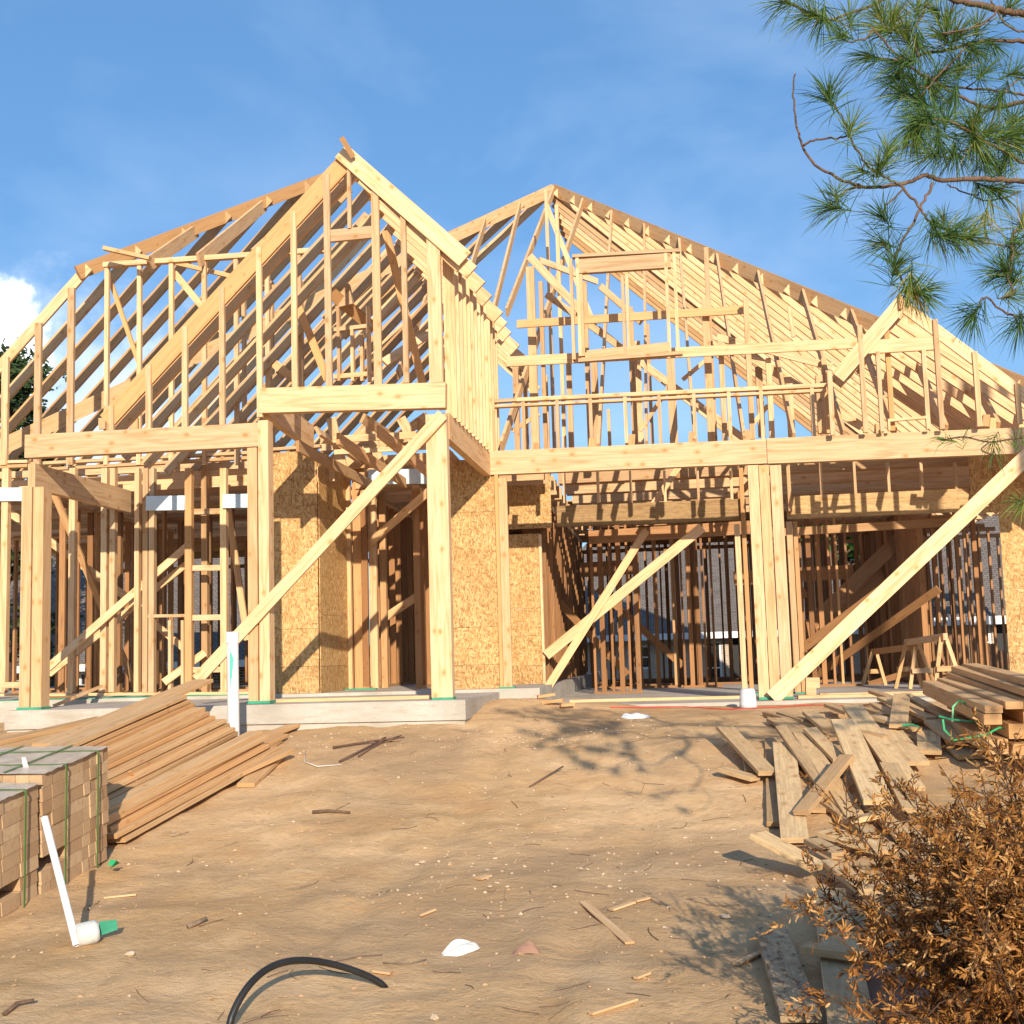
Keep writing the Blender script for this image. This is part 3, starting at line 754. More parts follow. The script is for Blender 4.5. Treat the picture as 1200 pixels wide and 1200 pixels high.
# low wall and window opening in front of the hip
plate((574, 471), (606, 469), D2+.35, tone=.1); plate((606, 469), (968, 452), D2+.35, w=.05, tone=.05); plate((574, 477), (968, 458), D2+.36, w=.035, tone=.15)
for px in (578, 615, 655, 694, 735, 775, 816, 857, 895, 955): vst(px, 531, 473-(px-575)*.047, D2+.35, .045, .09, tone=.05)
W = 15.75
wf = [((673, 422), (673, 304)), ((680.5, 418), (680.5, 300)), ((733, 418), (733, 323)), ((738, 418), (738, 323)), ((785, 416), (785, 297)), ((795, 416), (795, 292)), ((684, 418), (684, 322))]
for a, b in wf: vst(a[0], a[1], b[1], W, .045, .09, tone=.03)
sp('header', (678, 313), (786, 306), W, .20, .09, tone=.05); sp('header', (671, 301), (797, 294), W-.01, .045, .1, tone=.05)
sp('plate', (678, 423), (800, 414), W-.01, .05, .1, tone=.05); sp('header', (688, 417), (785, 407), W, .13, .09, tone=.2)
brace((606, 380), 16.6, (872, 363), 16.2, .115, tone=.75, br=.7); brace((594, 424), 16.1, (1008, 402), 15.9, .14, tone=.2, br=.72)
for (px, y1, y2, Y, w_) in ((628, 530, 313, 17, .12), (640, 530, 330, 17.5, .06), (650, 530, 222, 20, .06), (662, 530, 240, 19, .06), (692, 530, 330, 17.8, .07), (700, 530, 420, 17, .1), (745, 530, 360, 18, .09), (752, 530, 400, 18.3, .09), (765, 530, 380, 20, .06),
                        (790, 520, 420, 17, .12), (834, 520, 350, 16.4, .1), (850, 520, 400, 16.2, .07), (882, 515, 350, 16, .07), (838, 520, 290, 17, .07), (905, 515, 420, 16.2, .07), (928, 515, 450, 16.2, .09), (893, 512, 430, 17, .1), (905, 512, 430, 18, .05),
                        (670, 530, 420, 18, .08), (642, 530, 440, 18.6, .07), (715, 530, 480, 18, .05), (963, 508, 440, 16, .09), (970, 508, 420, 16.5, .07), (607, 530, 430, 17, .08), (618, 530, 420, 18, .06)):
    vst(px, y1, y2, Y, w_, .09, tone=R.random()*.5)
for (a, ya, b, yb, w_) in (((703, 335), 18, (752, 378), 18.5, .1), ((632, 305), 18, (700, 330), 19, .1), ((640, 345), 18, (760, 430), 19, .1), ((700, 385), 19, (870, 520), 19, .1), ((745, 420), 18, (880, 520), 18, .1),
                           ((600, 505), 17, (632, 485), 17, .06), ((800, 445), 17, (830, 420), 17, .06), ((750, 505), 17, (790, 445), 17, .06), ((640, 240), 20, (700, 390), 20, .09), ((620, 300), 17.5, (690, 375), 18, .12),
                           ((840, 395), 16.6, (975, 430), 16.6, .1), ((875, 415), 16.8, (1010, 500), 16.6, .12), ((880, 500), 16.4, (900, 475), 16.4, .06), ((925, 360), 17, (930, 395), 17, .06)):
    brace(a, ya, b, yb, w_, tone=.3*R.random(), br=.65)
# small gable at the right end
S = 14.85
Sa = U(1053, 346, S)
raf(Sa+V((0, -.03, 0)), U(975, 437, S-.03), .18, tone=.1, br=.72); raf(Sa, U(1215, 466, S), .15, tone=.05, br=.85)
raf(Sa+V((0, .3, 0)), U(975, 437, S)+V((0, .3, 0)), .2, tone=.4)
y = S+.4
while y < 18.4:
    raf((Sa.x, y, Sa.z), (Sa.x+2.6, y, Sa.z-2.6*.80), .19, tone=.1, br=.7); y += .4064
stick('ridge_board', Sa+V((0, -.1, -.1)), Sa+V((0, 3.4, -.1)), .2, .04, n=(1, 0, 0), tone=.7)
for (px, y1, y2) in ((1014.5, 507, 381), (1104, 503, 374), (1148, 500, 412), (1195, 497, 450), (976, 510, 435), (1237, 495, 485)): vst(px, y1, y2, S-.02, .06, .06, tone=.05)
for (px, y1, y2) in ((1034, 506, 412), (1088, 503, 410)): vst(px, y1, y2, S, .05, .06, tone=.05)
sp('header', (1017, 407), (1101, 402), S, .17, .05, tone=.1); sp('plate', (1040, 493), (1088, 489), S, .035, .06, tone=.1); vst(1042, 505, 494, S, .03, .06, tone=.1)
vst(1046, 505, 370, S+.1, .06, .06, tone=.85)
for (px, y_) in ((740, 515), (693, 520), (628, 525), (810, 512), (875, 510), (1028, 503), (1163, 496), (1155, 492)): sp('blocking', (px, y_+8), (px+1, y_-6), D2+.1, .08, .04, tone=.7)

# --- put the sticks in: at most 95 of a kind as parts, the rest of that kind as one part
from collections import defaultdict
by = defaultdict(list)
for i_, it in enumerate(ITEMS):
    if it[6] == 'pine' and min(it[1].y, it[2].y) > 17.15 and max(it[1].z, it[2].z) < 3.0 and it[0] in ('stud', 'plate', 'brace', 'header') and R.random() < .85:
        it = it[:6]+('shaded_stud_lumber',)+it[7:]  # most deep ground-floor pieces take the wood with indoor shade in its colour
    by[it[0]].append(it)
def size_in_picture(it):
    a = proj(it[1]); b = proj(it[2]); 
    cl = lambda p: (min(max(p[0], 0), 1200), min(max(p[1], 0), 1200))
    a2, b2 = cl(a), cl(b)
    return math.hypot(a2[0]-b2[0], a2[1]-b2[1])*max(it[3], .06)*F/max(8, it[1].y)*(1.6 if it[1].y < 16.4 else 1)*(30/ max(30, (it[1].y**1.2)))
for nm_, lst in by.items():
    lst.sort(key=size_in_picture, reverse=True)
    for it in lst[:96]:
        _, p1, p2, w_, t_, n_, mt, c_, k_ = it
        MB().bar(p1, p2, w_-R.random()*.002, t_-R.random()*.002, n_, c_, **k_).build(nm_, mt, house)
    if len(lst) > 96:
        mb = MB(); mats = [it[6] for it in lst[96:]]
        for it in lst[96:]:
            _, p1, p2, w_, t_, n_, mt, c_, k_ = it
            mb.bar(p1, p2, w_-R.random()*.002, t_-R.random()*.002, n_, c_, **k_)
        o = mb.build(nm_, 'pine', house); o['kind'] = 'stuff'
        if 'shaded_stud_lumber' in mats:
            o.data.materials.append(MATS['shaded_stud_lumber']); q_ = 0
            for mt in mats:
                for _f in range(6): o.data.polygons[q_].material_index = 1 if mt == 'shaded_stud_lumber' else 0; q_ += 1
print({k: len(v) for k, v in by.items()})
# ------------------------------------------------------------------ neighbours
def quadmb(name, mat, pts_list, parent, uvs=None, thick=0):
    mb = MB()
    for P in pts_list:
        P = [V(p) for p in P]; a = (P[1]-P[0]).normalized(); n = (P[1]-P[0]).cross(P[-1]-P[0]).normalized(); b_ = n.cross(a)
        uv = [((p-P[0]).dot(a), (p-P[0]).dot(b_)) for p in P]
        mb.quad(P, uv)
        if thick:
            Q = [p-n*thick for p in P]; mb.quad(Q[::-1], uv[::-1])
            for i in range(len(P)):
                j = (i+1) % len(P); mb.quad([P[j], P[i], Q[i], Q[j]], [(0, 0), (1, 0), (1, .1), (0, .1)])
    return mb.build(name, mat, parent)
def neighbour(label, x0, x1, yf, dep, zg, ze, zr, brick, gable_left=False, windows=(), doors=(), ov=.45, ridge=None):
    h = thing('neighbour_house', label, 'house', ((x0+x1)/2, yf, zg), group=None)
    xm = (x0+x1)/2; yb = yf+dep
    mb = MB()
    def wallq(a, b, holes=()):
        # front wall pieces around the openings (a..b along x at yf)
        cuts = sorted(holes)
        cx = a
        for (h0, h1, z0, z1) in cuts:
            mb.quad([(cx, yf, zg), (h0, yf, zg), (h0, yf, ze), (cx, yf, ze)], [(cx, zg), (h0, zg), (h0, ze), (cx, ze)])
            mb.quad([(h0, yf, zg), (h1, yf, zg), (h1, yf, z0), (h0, yf, z0)], [(h0, zg), (h1, zg), (h1, z0), (h0, z0)])
            mb.quad([(h0, yf, z1), (h1, yf, z1), (h1, yf, ze), (h0, yf, ze)], [(h0, z1), (h1, z1), (h1, ze), (h0, ze)])
            for (xa, xb) in ((h0, h0), (h1, h1)): mb.quad([(xa, yf, z0), (xa, yf+.12, z0), (xa, yf+.12, z1), (xa, yf, z1)], [(0, z0), (.12, z0), (.12, z1), (0, z1)])
            cx = h1
        mb.quad([(cx, yf, zg), (b, yf, zg), (b, yf, ze), (cx, yf, ze)], [(cx, zg), (b, zg), (b, ze), (cx, ze)])
    wallq(x0, x1, list(windows)+list(doors))
    mb.quad([(x1, yf, zg), (x1, yb, zg), (x1, yb, ze), (x1, yf, ze)], [(0, zg), (dep, zg), (dep, ze), (0, ze)])
    mb.quad([(x0, yb, zg), (x0, yf, zg), (x0, yf, ze), (x0, yb, ze)], [(0, zg), (dep, zg), (dep, ze), (0, ze)])
    mb.quad([(x1, yb, zg), (x0, yb, zg), (x0, yb, ze), (x1, yb, ze)], [(0, zg), (9, zg), (9, ze), (0, ze)])
    mb.build('wall', brick, h)
    rx0, rx1 = ridge or (x0+dep*.45, x1-dep*.45); ym = (yf+yb)/2
    c = [(x0-ov, yf-ov, ze), (x1+ov, yf-ov, ze), (x1+ov, yb+ov, ze), (x0-ov, yb+ov, ze)]
    r_ = [(rx0, ym, zr), (rx1, ym, zr)]
    quadmb('roof', 'roof_shingles', [[c[0], c[1], r_[1], r_[0]], [c[1], c[2], r_[1]], [c[2], c[3], r_[0], r_[1]], [c[3], c[0], r_[0]]], h, thick=.05)
    mb = MB(); z_ = ze-.09
    mb.bar((x0-ov, yf-ov-.02, z_), (x1+ov, yf-ov-.02, z_), .19, .03); mb.bar((x0-ov, yb+ov+.02, z_), (x1+ov, yb+ov+.02, z_), .19, .03)
    mb.bar((x0-ov-.02, yf-ov, z_), (x0-ov-.02, yb+ov, z_), .19, .03, (1, 0, 0)); mb.bar((x1+ov+.02, yf-ov, z_), (x1+ov+.02, yb+ov, z_), .19, .03, (1, 0, 0))
    mb.build('fascia', 'white_paint', h)
    for (a, b, z0, z1) in windows:
        m2 = MB(); q = .07
        m2.box((a, yf+.03, z0), (a+q, yf+.1, z1)); m2.box((b-q, yf+.03, z0), (b, yf+.1, z1)); m2.box((a+q, yf+.03, z0), (b-q, yf+.1, z0+q)); m2.box((a+q, yf+.03, z1-q), (b-q, yf+.1, z1)); m2.box((a+q, yf+.04, (z0+z1)/2-.02), (b-q, yf+.09, (z0+z1)/2+.02))
        wf_ = m2.build('window', 'white_paint', h)
        m3 = MB(); m3.quad([(a+q, yf+.08, z0+q), (b-q, yf+.08, z0+q), (b-q, yf+.08, z1-q), (a+q, yf+.08, z1-q)]); m3.build('pane', 'glass_dark', wf_)
    for (a, b, z0, z1) in doors:
        m2 = MB(); m2.box((a, yf+.06, z0), (b, yf+.1, z1)); m2.build('door', 'door_dark', h)
    return h
def zat(py, px, Y): return U(px, py, Y).z
Yn = 31.0
z_e = zat(777, 160, Yn)
neighbour('brown roofed red brick house seen through the studs on the left', XP(-150, Yn), XP(320, Yn), Yn, 9.5, -1.75, z_e, z_e+4.3, 'red_brickwork',
          doors=[(XP(40, Yn), XP(66, Yn), -1.6, z_e-.15)], windows=[(XP(92, Yn), XP(150, Yn), z_e-.95, z_e-.2), (XP(182, Yn), XP(200, Yn), z_e-.95, z_e-.2)], ridge=(XP(-150, Yn)+2, XP(230, Yn)))
# roof vent pipes on it
Yn = 36.0; z_e = zat(744, 740, Yn)
neighbour('tan brick house with grey shingle roof seen through the middle of the garage', XP(600, Yn), XP(1040, Yn), Yn, 12, -1.7, z_e, z_e+4.4, 'tan_brickwork',
          windows=[(XP(735, Yn), XP(763, Yn), z_e-1.05-.0, z_e-.32), (XP(826, Yn), XP(846, Yn), -.9, z_e-.25)], doors=[(XP(855, Yn), XP(905, Yn), -1.5, z_e-.1)], ridge=(XP(600, Yn)+3, XP(1040, Yn)-3))
Yn = 29.0; z_e = zat(723, 1150, Yn)
neighbour('grey shingle roofed house at the right behind the jagged wooden fence', XP(1118, Yn), XP(1450, Yn), Yn, 11, -1.6, z_e, z_e+4.6, 'tan_brickwork',
          windows=[(XP(1148, Yn), XP(1164, Yn), z_e-1.1, z_e-.1)], doors=[(XP(1168, Yn), XP(1190, Yn), z_e-1.7, z_e-.15)], ridge=(XP(1122, Yn)+.5, XP(1400, Yn)))
# fence of dark boards
fn = thing('wooden_fence', 'brown board fence with jagged picket tops in front of the right-hand grey roofed house', 'fence', (XP(1150, 27.5), 27.5, -1.3))
xa_, xb_ = XP(1085, 27.5), XP(1330, 27.5); x = xa_; mb = MB()
while x < xb_:
    zt = zat(748, 1150, 27.5)+.28*math.sin(x*2.3)+R.uniform(-.07, .07)-.1
    mb.bar((x, 27.5, -1.7), (x+R.uniform(-.015, .015), 27.5, zt), .135, .02, (0, 1, 0), (R.random(), .5, .5)); x += .145
mb.build('picket_panel', 'fence_wood', fn)
for zz in (-.9, -.1): MB().bar((xa_, 27.54, zz), (xb_, 27.54, zz), .09, .04).build('rail', 'fence_wood', fn)

# ------------------------------------------------------------------ trees behind
def crown_tree(name, label, base, hgt, rad, mat, nleaf, seed, cone=True, group='trees behind the house', lsz=.16, trunk_h=.25):
    rr = random.Random(seed); b0 = V(base)
    t_ = thing(name, label, 'tree', b0, group=group)
    mb = MB(); pts = [b0+V((rr.uniform(-.1, .1)*i, rr.uniform(-.1, .1)*i, hgt*.92*i/6)) for i in range(7)]
    mb.tube(pts, [.16*(1-i/7.5)*hgt/6 for i in range(7)], 8); mb.build('trunk', 'bark', t_, smooth=True)
    lim = MB(); fol = MB(); clumps = []
    for i in range(46):
        h_ = hgt*rr.uniform(trunk_h, 1.0); f_ = (h_/hgt-trunk_h)/(1-trunk_h)
        r_ = rad*((1-f_)**.8 if cone else math.sqrt(max(.02, 1-(2*f_-1)**2)))*rr.uniform(.55, 1.1)+.05
        an = rr.random()*6.283; c = b0+V((math.cos(an)*r_, math.sin(an)*r_, h_)); clumps.append((c, rr.uniform(.3, .75)*rad*.42, rr.random()))
        s0 = b0+V((0, 0, h_*.8)); lim.tube([s0, (s0+c)/2+V((0, 0, .08)), c], [.05, .03, .012], 5)
    lim.build('limb', 'bark', t_)
    for i in range(nleaf):
        c, r_, tn = rr.choice(clumps)
        d = V((rr.gauss(0, 1), rr.gauss(0, 1), rr.gauss(0, .7))); p = c+d*r_*.55
        a = V((rr.gauss(0, 1), rr.gauss(0, 1), rr.gauss(0, .6))).normalized(); b_ = a.cross(V((rr.gauss(0, 1), rr.gauss(0, 1), rr.gauss(0, 1)))).normalized()
        s_ = lsz*rr.uniform(.5, 1.2); cl = (min(1, max(0, tn*.6+rr.random()*.4)), .5, .5)
        fol.quad([p-a*s_, p+b_*s_*.4, p+a*s_, p-b_*s_*.4], col=cl)
    fol.build('foliage', mat, t_)
bx = U(12, 600, 27.0)
crown_tree('evergreen_tree', 'dark evergreen tree rising at the left edge behind the rafters', (bx.x-.1, 27, -1.3), 9.7, 2.3, 'evergreen_leaves', 12000, 3, lsz=.13)
for i, (px, Y, h_, r_, lab) in enumerate(((975, 48, 9.5, 3.6, 'green leafy tree far behind the middle of the garage'), (1015, 52, 8.6, 3, 'smaller green tree just right of the leafy tree behind the garage'))):
    crown_tree('leafy_tree', lab, (XP(px, Y), Y, -1.6), h_, r_, 'broadleaf', 5000, 20+i, cone=False, lsz=.3)

# ------------------------------------------------------------------ lumber pile on the left
GL = 'lumber pile beside the brick packs'
def ordn(i): return ['topmost', 'second', 'third', 'fourth', 'fifth', 'sixth', 'seventh', 'eighth', 'ninth', 'tenth', 'eleventh', 'twelfth', 'thirteenth', 'fourteenth', 'fifteenth', 'sixteenth', 'seventeenth', 'eighteenth'][i]
def plank(name, label, p1, p2, w, t, n, mat, group=None, tone=None, cat='plank', br=None):
    mb = MB(); mb.bar(p1, p2, w, t, n, (tone if tone is not None else R.random(), br if br is not None else .5+.25*R.random(), R.random()), ch=.003)
    o = mb.build(name, mat); return tag(o, label, cat, group)
NL = 15
prof = []
for k in range(NL):            # k = 0 at the bottom
    z_off = .045+k*.0405
    # outline of the leaning pile seen from the right: edges of the boards step back upwards
    xr = -3.86-.062*k-.012*max(0, k-9)-(.20 if k > 5 else 0)+R.uniform(-.035, .035)
    prof.append((k, xr, z_off))
for k, xr, zo in prof:
    yn = 8.52+R.uniform(-.03, .12); yf = 11.17+R.uniform(-.10, .06)-.0*k
    yaw = R.uniform(-.016, .016)+.004*k
    w = R.choice((.235, .235, .184)) if k not in (2, 5) else .14
    zn = -.90+zo; zf = -.47+zo; dxn = -.36*(1-k/14)
    x1 = xr-w/2
    p1 = V((x1+dxn, yn, zn+.0)); p2 = V((x1+yaw*3.8, yf, zf))
    lab = '%s plank in the lumber pile, counted down its right side, beside the brick packs' % ordn(NL-1-k).capitalize()
    roll = R.uniform(-.05, .05)
    plank('lumber_plank', lab, p1, p2, w, .038, (roll, 0, 1), 'spf_lumber', GL, tone=R.random()*.8)
    for q in range(1, 4):      # planks lying behind the outer one in the same layer
        xc = xr-w-.01-(q-.5)*.24
        if xc < -5.1: break
        plank('lumber_plank', 'Inner plank lying to the left of the outer ones in the lumber pile', V((xc+dxn, yn+R.uniform(0, .2), zn)), V((xc+R.uniform(-.01, .01), yf+R.uniform(-.1, .1), zf)), .23, .038, (0, 0, 1), 'spf_lumber', GL+' inner planks', tone=R.random()*.8)
# loose ones along its foot
def gplank(name, label, a, b, ha, hb, w, t=.038, mat='spf_lumber', group=None, tone=None, edge=False, tilt=0, cat='board', br=None):
    p1 = Gp(a[0], a[1], ha); p2 = Gp(b[0], b[1], hb)
    d = (p2-p1).normalized(); sd = d.cross(V((0, 0, 1))).normalized(); n = sd.cross(d)
    n = n*math.cos(tilt)+sd*math.sin(tilt)
    if edge: n = sd
    return plank(name, label, p1, p2, w, t, n, mat, group, tone, cat, br)
GF = 'loose planks at the foot of the lumber pile'
gplank('lumber_plank', 'Long orange ended plank lying along the right foot of the lumber pile', (134, 958), (330, 862), .13, .06, .14, group=GF, tone=.5, cat='plank')
gplank('lumber_plank', 'Lowest long plank of the left pile, touching the dirt in front', (134, 980), (318, 868), .04, .03, .235, group=GF, tone=.3, cat='plank')
gplank('lumber_plank', 'Narrow plank on the right slope of the pile with splintered far end', (136, 930), (345, 850), .22, .06, .14, group=GF, tone=.35, cat='plank')
gplank('lumber_plank', 'Short board resting flat on the dirt near the right end of the lumber pile', (258, 916), (338, 880), .06, .09, .14, group=GF, tone=.4, cat='plank')
gplank('lumber_plank', 'Shortest loose board splayed to the right under the end of the lumber pile', (288, 920), (325, 886), .025, .025, .16, group=GF, tone=.3, cat='plank')
gplank('lumber_plank', 'Long wide plank crossing the top of the lumber pile at an angle', (52, 874), (238, 798), .62, .66, .235, group=GF, tone=.25, cat='plank')
gplank('lumber_plank', 'Plank end poking out left of the lumber pile above the bricks', (-30, 876), (120, 842), .62, .62, .2, group=GF, tone=.55, cat='plank')
gplank('wood_stake', 'Thin upright wood strip leaning in the middle of the lumber pile', (152, 904), (165, 925), .38, .20, .03, .012, tone=.9, cat='stake')
gplank('wood_stake', 'Thin splinter lying across the far end of the lumber pile', (268, 858), (284, 870), .26, .2, .03, .012, tone=.3, cat='stake')
def strap(name, label, pts, w, mat='green_strap', cat='strap', group=None, n=None):
    mb = MB(); pts = [V(p) for p in pts]; v = []
    for i, p in enumerate(pts):
        a = (pts[min(i+1, len(pts)-1)]-pts[max(i-1, 0)]).normalized()
        sd = a.cross(V(n) if n else V((.3*math.sin(i), -.5, 1))).normalized()
        v.append((p-sd*w/2, p+sd*w/2))
    for i in range(len(v)-1):
        nn = (v[i+1][0]-v[i][0]).cross(v[i][1]-v[i][0]).normalized()*.0012
        A_, B_, C_, D_ = v[i][0], v[i][1], v[i+1][1], v[i+1][0]
        mb.quad([A_+nn, B_+nn, C_+nn, D_+nn]); mb.quad([D_-nn, C_-nn, B_-nn, A_-nn])
    o = mb.build(name, mat, smooth=False); return tag(o, label, cat, group)
strap('plastic_strap', 'green plastic strap lying on the dirt below the lumber pile', [Gp(180, 948, .04), Gp(196, 944, .1), Gp(208, 941, .06), Gp(220, 939, .07)], .03)
strap('plastic_strap', 'green strap curled against the slab between pipe and pile end', [Gp(292, 845, .02), Gp(310, 843, .05), Gp(330, 842, .03), Gp(348, 845, .05)], .025)
strap('plastic_strap', 'crumpled green strap end by the bottom corner of the brick pack', [Gp(129, 1014, .10), Gp(133, 1008, .12), Gp(137, 1012, .06), Gp(130, 1017, .02)], .04)

# ------------------------------------------------------------------ brick packs
dirv = V((.035, 1, .135)).normalized()
side = V((dirv.y, -dirv.x, 0)).normalized()       # to the right of the row
K = Gp(129, 1010)                    # far right bottom corner
rowz = [.085]
def brickpack(label, s0, s1, zb, ncol):
    t_ = thing('brick_pack', label, 'bricks', K-dirv*((s0+s1)/2)-side*.5+V((0, 0, zb)), group='strapped brick packs')
    mb = MB(); bh = .0865; nr = 9; upv = side.cross(dirv).normalized()
    for r in range(nr):
        z = zb+.02+r*.0895+bh/2; s_ = s0+R.uniform(-.006, .006); cols = []
        for e in range(ncol): cols.append((s_, .083)); s_ += .0865
        while s_ < s1-.1: cols.append((s_, min(.196, s1-s_))); s_ += .2
        for ci, (c0, cl) in enumerate(cols):
            d_ = 0; o_ = -.02
            if r == 2 and ci-ncol in (1, 2): o_ = -.22           # slot left for the forks
            o_ += R.uniform(-.007, .006)
            while o_ > -.95:
                wd = .196 if cl < .1 else .094
                edge = d_ < 2 or o_ < -.8 or r == nr-1 or ci == 0 or ci == len(cols)-1
                if edge:
                    P = K-dirv*(c0+cl/2)+side*(o_-wd/2); P = P+V((0, 0, z-K.z))+V((0, 0, 0)); P.z = (K-dirv*(c0+cl/2)).z+z
                    mb.bar(P-dirv*(cl/2-.0015), P+dirv*(cl/2-.0015), bh, wd, side, (R.random(), .5, .5))
                o_ -= wd+.003; d_ += 1
    mb.build('bricks', 'clay_brick', t_)
    top = zb+.02+nr*.0895+.004
    def pt(s_, o_, z_): q = K-dirv*s_+side*o_; q.z += z_; return q
    def band(s_):
        m2 = MB(); ln = [(.012, .02+zb), (.013, top-.01), (.0, top+.010), (-.99, top+.010), (-1.01, top-.02), (-1.01, zb+.02)]
        for (o1, z1), (o2, z2) in zip(ln, ln[1:]):
            p = pt(s_, o1, z1); q = pt(s_, o2, z2); pr = (q-p).normalized(); m2.bar(p, q, .020, .003, pr.cross(dirv))
        m2.build('strap', 'olive_strap', t_)
    band(s0+.20); band(s0+.62)
    for oo in (-.3, -.7):
        m2 = MB(); m2.bar(pt(s0, oo, top+.014), pt(s1, oo, top+.014), .020, .003, upv); m2.build('strap', 'olive_strap', t_)
    return t_, top
bp1, top1 = brickpack('Strapped brick pack at the back, touching the lumber pile', 0, .86, -.0, 4)
K2 = K-dirv*1.1
bp2, top2 = brickpack('Strapped brick pack nearest the camera at the left edge, behind the leaning white pipe', .90, 1.92, -.05, 0)
mb = MB()
# crumpled wrap film lying over the top: a grid with small folds
for bp, tp, sa, sb in ((bp1, top1, 0, .86), (bp2, top2, .90, 1.92)):
    mb = MB(); gN = 22; vs = []
    for i in range(gN+1):
        for j in range(gN+1):
            s_ = sa+(sb-sa)*i/gN; o_ = -1.0*j/gN; p = K-dirv*s_+side*o_
            p.z = p.z+tp+.0+.012*abs(mnoise.noise(V((s_*9, o_*9, 1))))+.010*abs(mnoise.noise(V((s_*23, o_*23, 4)))); vs.append(p)
    mb.v = vs
    for i in range(gN):
        for j in range(gN): q = i*(gN+1)+j; mb.face([q, q+1, q+gN+2, q+gN+1], [(0, 0)]*4, (.5, .5, .5))
    mb.build('wrap_film', 'pallet_wrap', bp, smooth=True)
mb = MB(); c0 = U(27, 905, 7.6)
for i in range(5):
    a0 = i/5*.9; pts = []
    q0 = c0+V((.00+.012*i, 0, .02*i)); q1 = c0+V((.012*(i+1), 0, .02*(i+1)))
for i in range(6):
    h0, h1 = i/6, (i+1)/6
    f_ = lambda h: c0+V((-.03+.05*math.sin(h*2.2), .02*math.sin(h*5), -.09+.19*h))
    w0 = .035*(1-.7*h0); w1 = .035*(1-.7*h1)
    mb.quad([f_(h0)+V((w0, 0, 0)), f_(h0)-V((w0, 0, 0)), f_(h1)-V((w1, 0, 0)), f_(h1)+V((w1, 0, 0))])
    mb.quad([f_(h0)+V((w0, .01, 0)), f_(h1)+V((w1, .01, 0)), f_(h1)-V((w1, -.01, 0)), f_(h0)-V((w0, -.01, 0))])
tag(mb.build('plastic_scrap', 'white_plastic'), 'curled white plastic scrap standing on top of the brick packs', 'scrap')

# ------------------------------------------------------------------ pipes, hose, rolls
mb = MB(); b0 = V((U(274, 846, 11.33).x, 11.33, gz(-4.2, 11.33))); yv = b0.y
t0_ = V((b0.x-.01, yv, U(272, 742, yv).z))
mb.tube([b0-V((0, 0, .1)), t0_+V((0, 0, -.0))], .058, 24)
pv = mb.build('vent_pipe', 'white_plastic', smooth=False); tag(pv, 'upright white plastic pipe with green smear standing beside the lumber pile', 'pipe')
mb = MB(); mb.tube([t0_-V((0, 0, .10)), t0_+V((0, 0, .012))], .066, 24); mb.build('coupling', 'white_plastic', pv)
mb = MB()
for i in range(22):
    an0 = -2.5+i*.06; h_ = math.sin(math.pi*(i+1)/23); z0 = t0_.z-.17-.08*(1-h_)-.03*R.random(); z1 = t0_.z-.24-.36*h_*R.uniform(.6, 1)
    r_ = .0592; c_ = V((b0.x, yv, 0))
    a1 = c_+V((math.cos(an0)*r_, math.sin(an0)*r_, z0)); a2 = c_+V((math.cos(an0+.065)*r_, math.sin(an0+.065)*r_, z0))
    b1 = V((a1.x, a1.y, z1)); b2 = V((a2.x, a2.y, z1)); mb.quad([b1, b2, a2, a1])
mb.build('green_smear', 'ink_green', pv)
mb = MB(); a = Gp(90, 1108, .01); q = U(52, 958, a.y+.27); mb.tube([a, q], .021, 20, cap=False)
mb.tube([q, a], .017, 20, cap=False)
tag(mb.build('leaning_pipe', 'white_plastic'), 'thin white plastic pipe leaning against the near brick pack', 'pipe')
# roll of white material with a green tail
c0 = Gp(105, 1093, .06)
mb = MB(); ax = V((.8, .5, .1)).normalized()
mb.tube([c0-ax*.07, c0-ax*.065, c0+ax*.03, c0+ax*.05], [.035, .062, .064, .05], 18)
ro_ = mb.build('sealant_tub', 'cloth_white', smooth=True); tag(ro_, 'small white roll with torn green flap lying by the foot of the leaning pipe', 'roll')
mb = MB()
mb.quad([c0+ax*.05+V((0, 0, -.03)), c0+ax*.14+V((0, .02, -.02)), c0+ax*.13+V((0, .03, .035)), c0+ax*.05+V((0, 0, .05))]); mb.quad([c0+ax*.05+V((0, .004, .05)), c0+ax*.13+V((0, .034, .035)), c0+ax*.14+V((0, .024, -.02)), c0+ax*.05+V((0, .004, -.03))])
mb.build('flap', 'green_foam', ro_)
# black hose arching out of the dirt
e1 = Gp(266, 1212, 0); e2 = Gp(452, 1156, 0)
pts = []
for i in range(41):
    t_ = i/40
    px = 266+(452-266)*t_
    # arch: plane through both ends, leaning a little away
    base = e1.lerp(e2, t_)
    h_ = math.sin(math.pi*min(1, t_**.72))**.75 if 0 < t_ < 1 else 0
    pts.append(base+V((-.035*math.sin(math.pi*t_)*2, .05*h_, .225*h_-.01)))
mb = MB(); mb.tube(pts, .0165, 14); tag(mb.build('black_hose', 'black_rubber', smooth=True), 'black plastic hose arching out of the dirt in the foreground', 'hose')

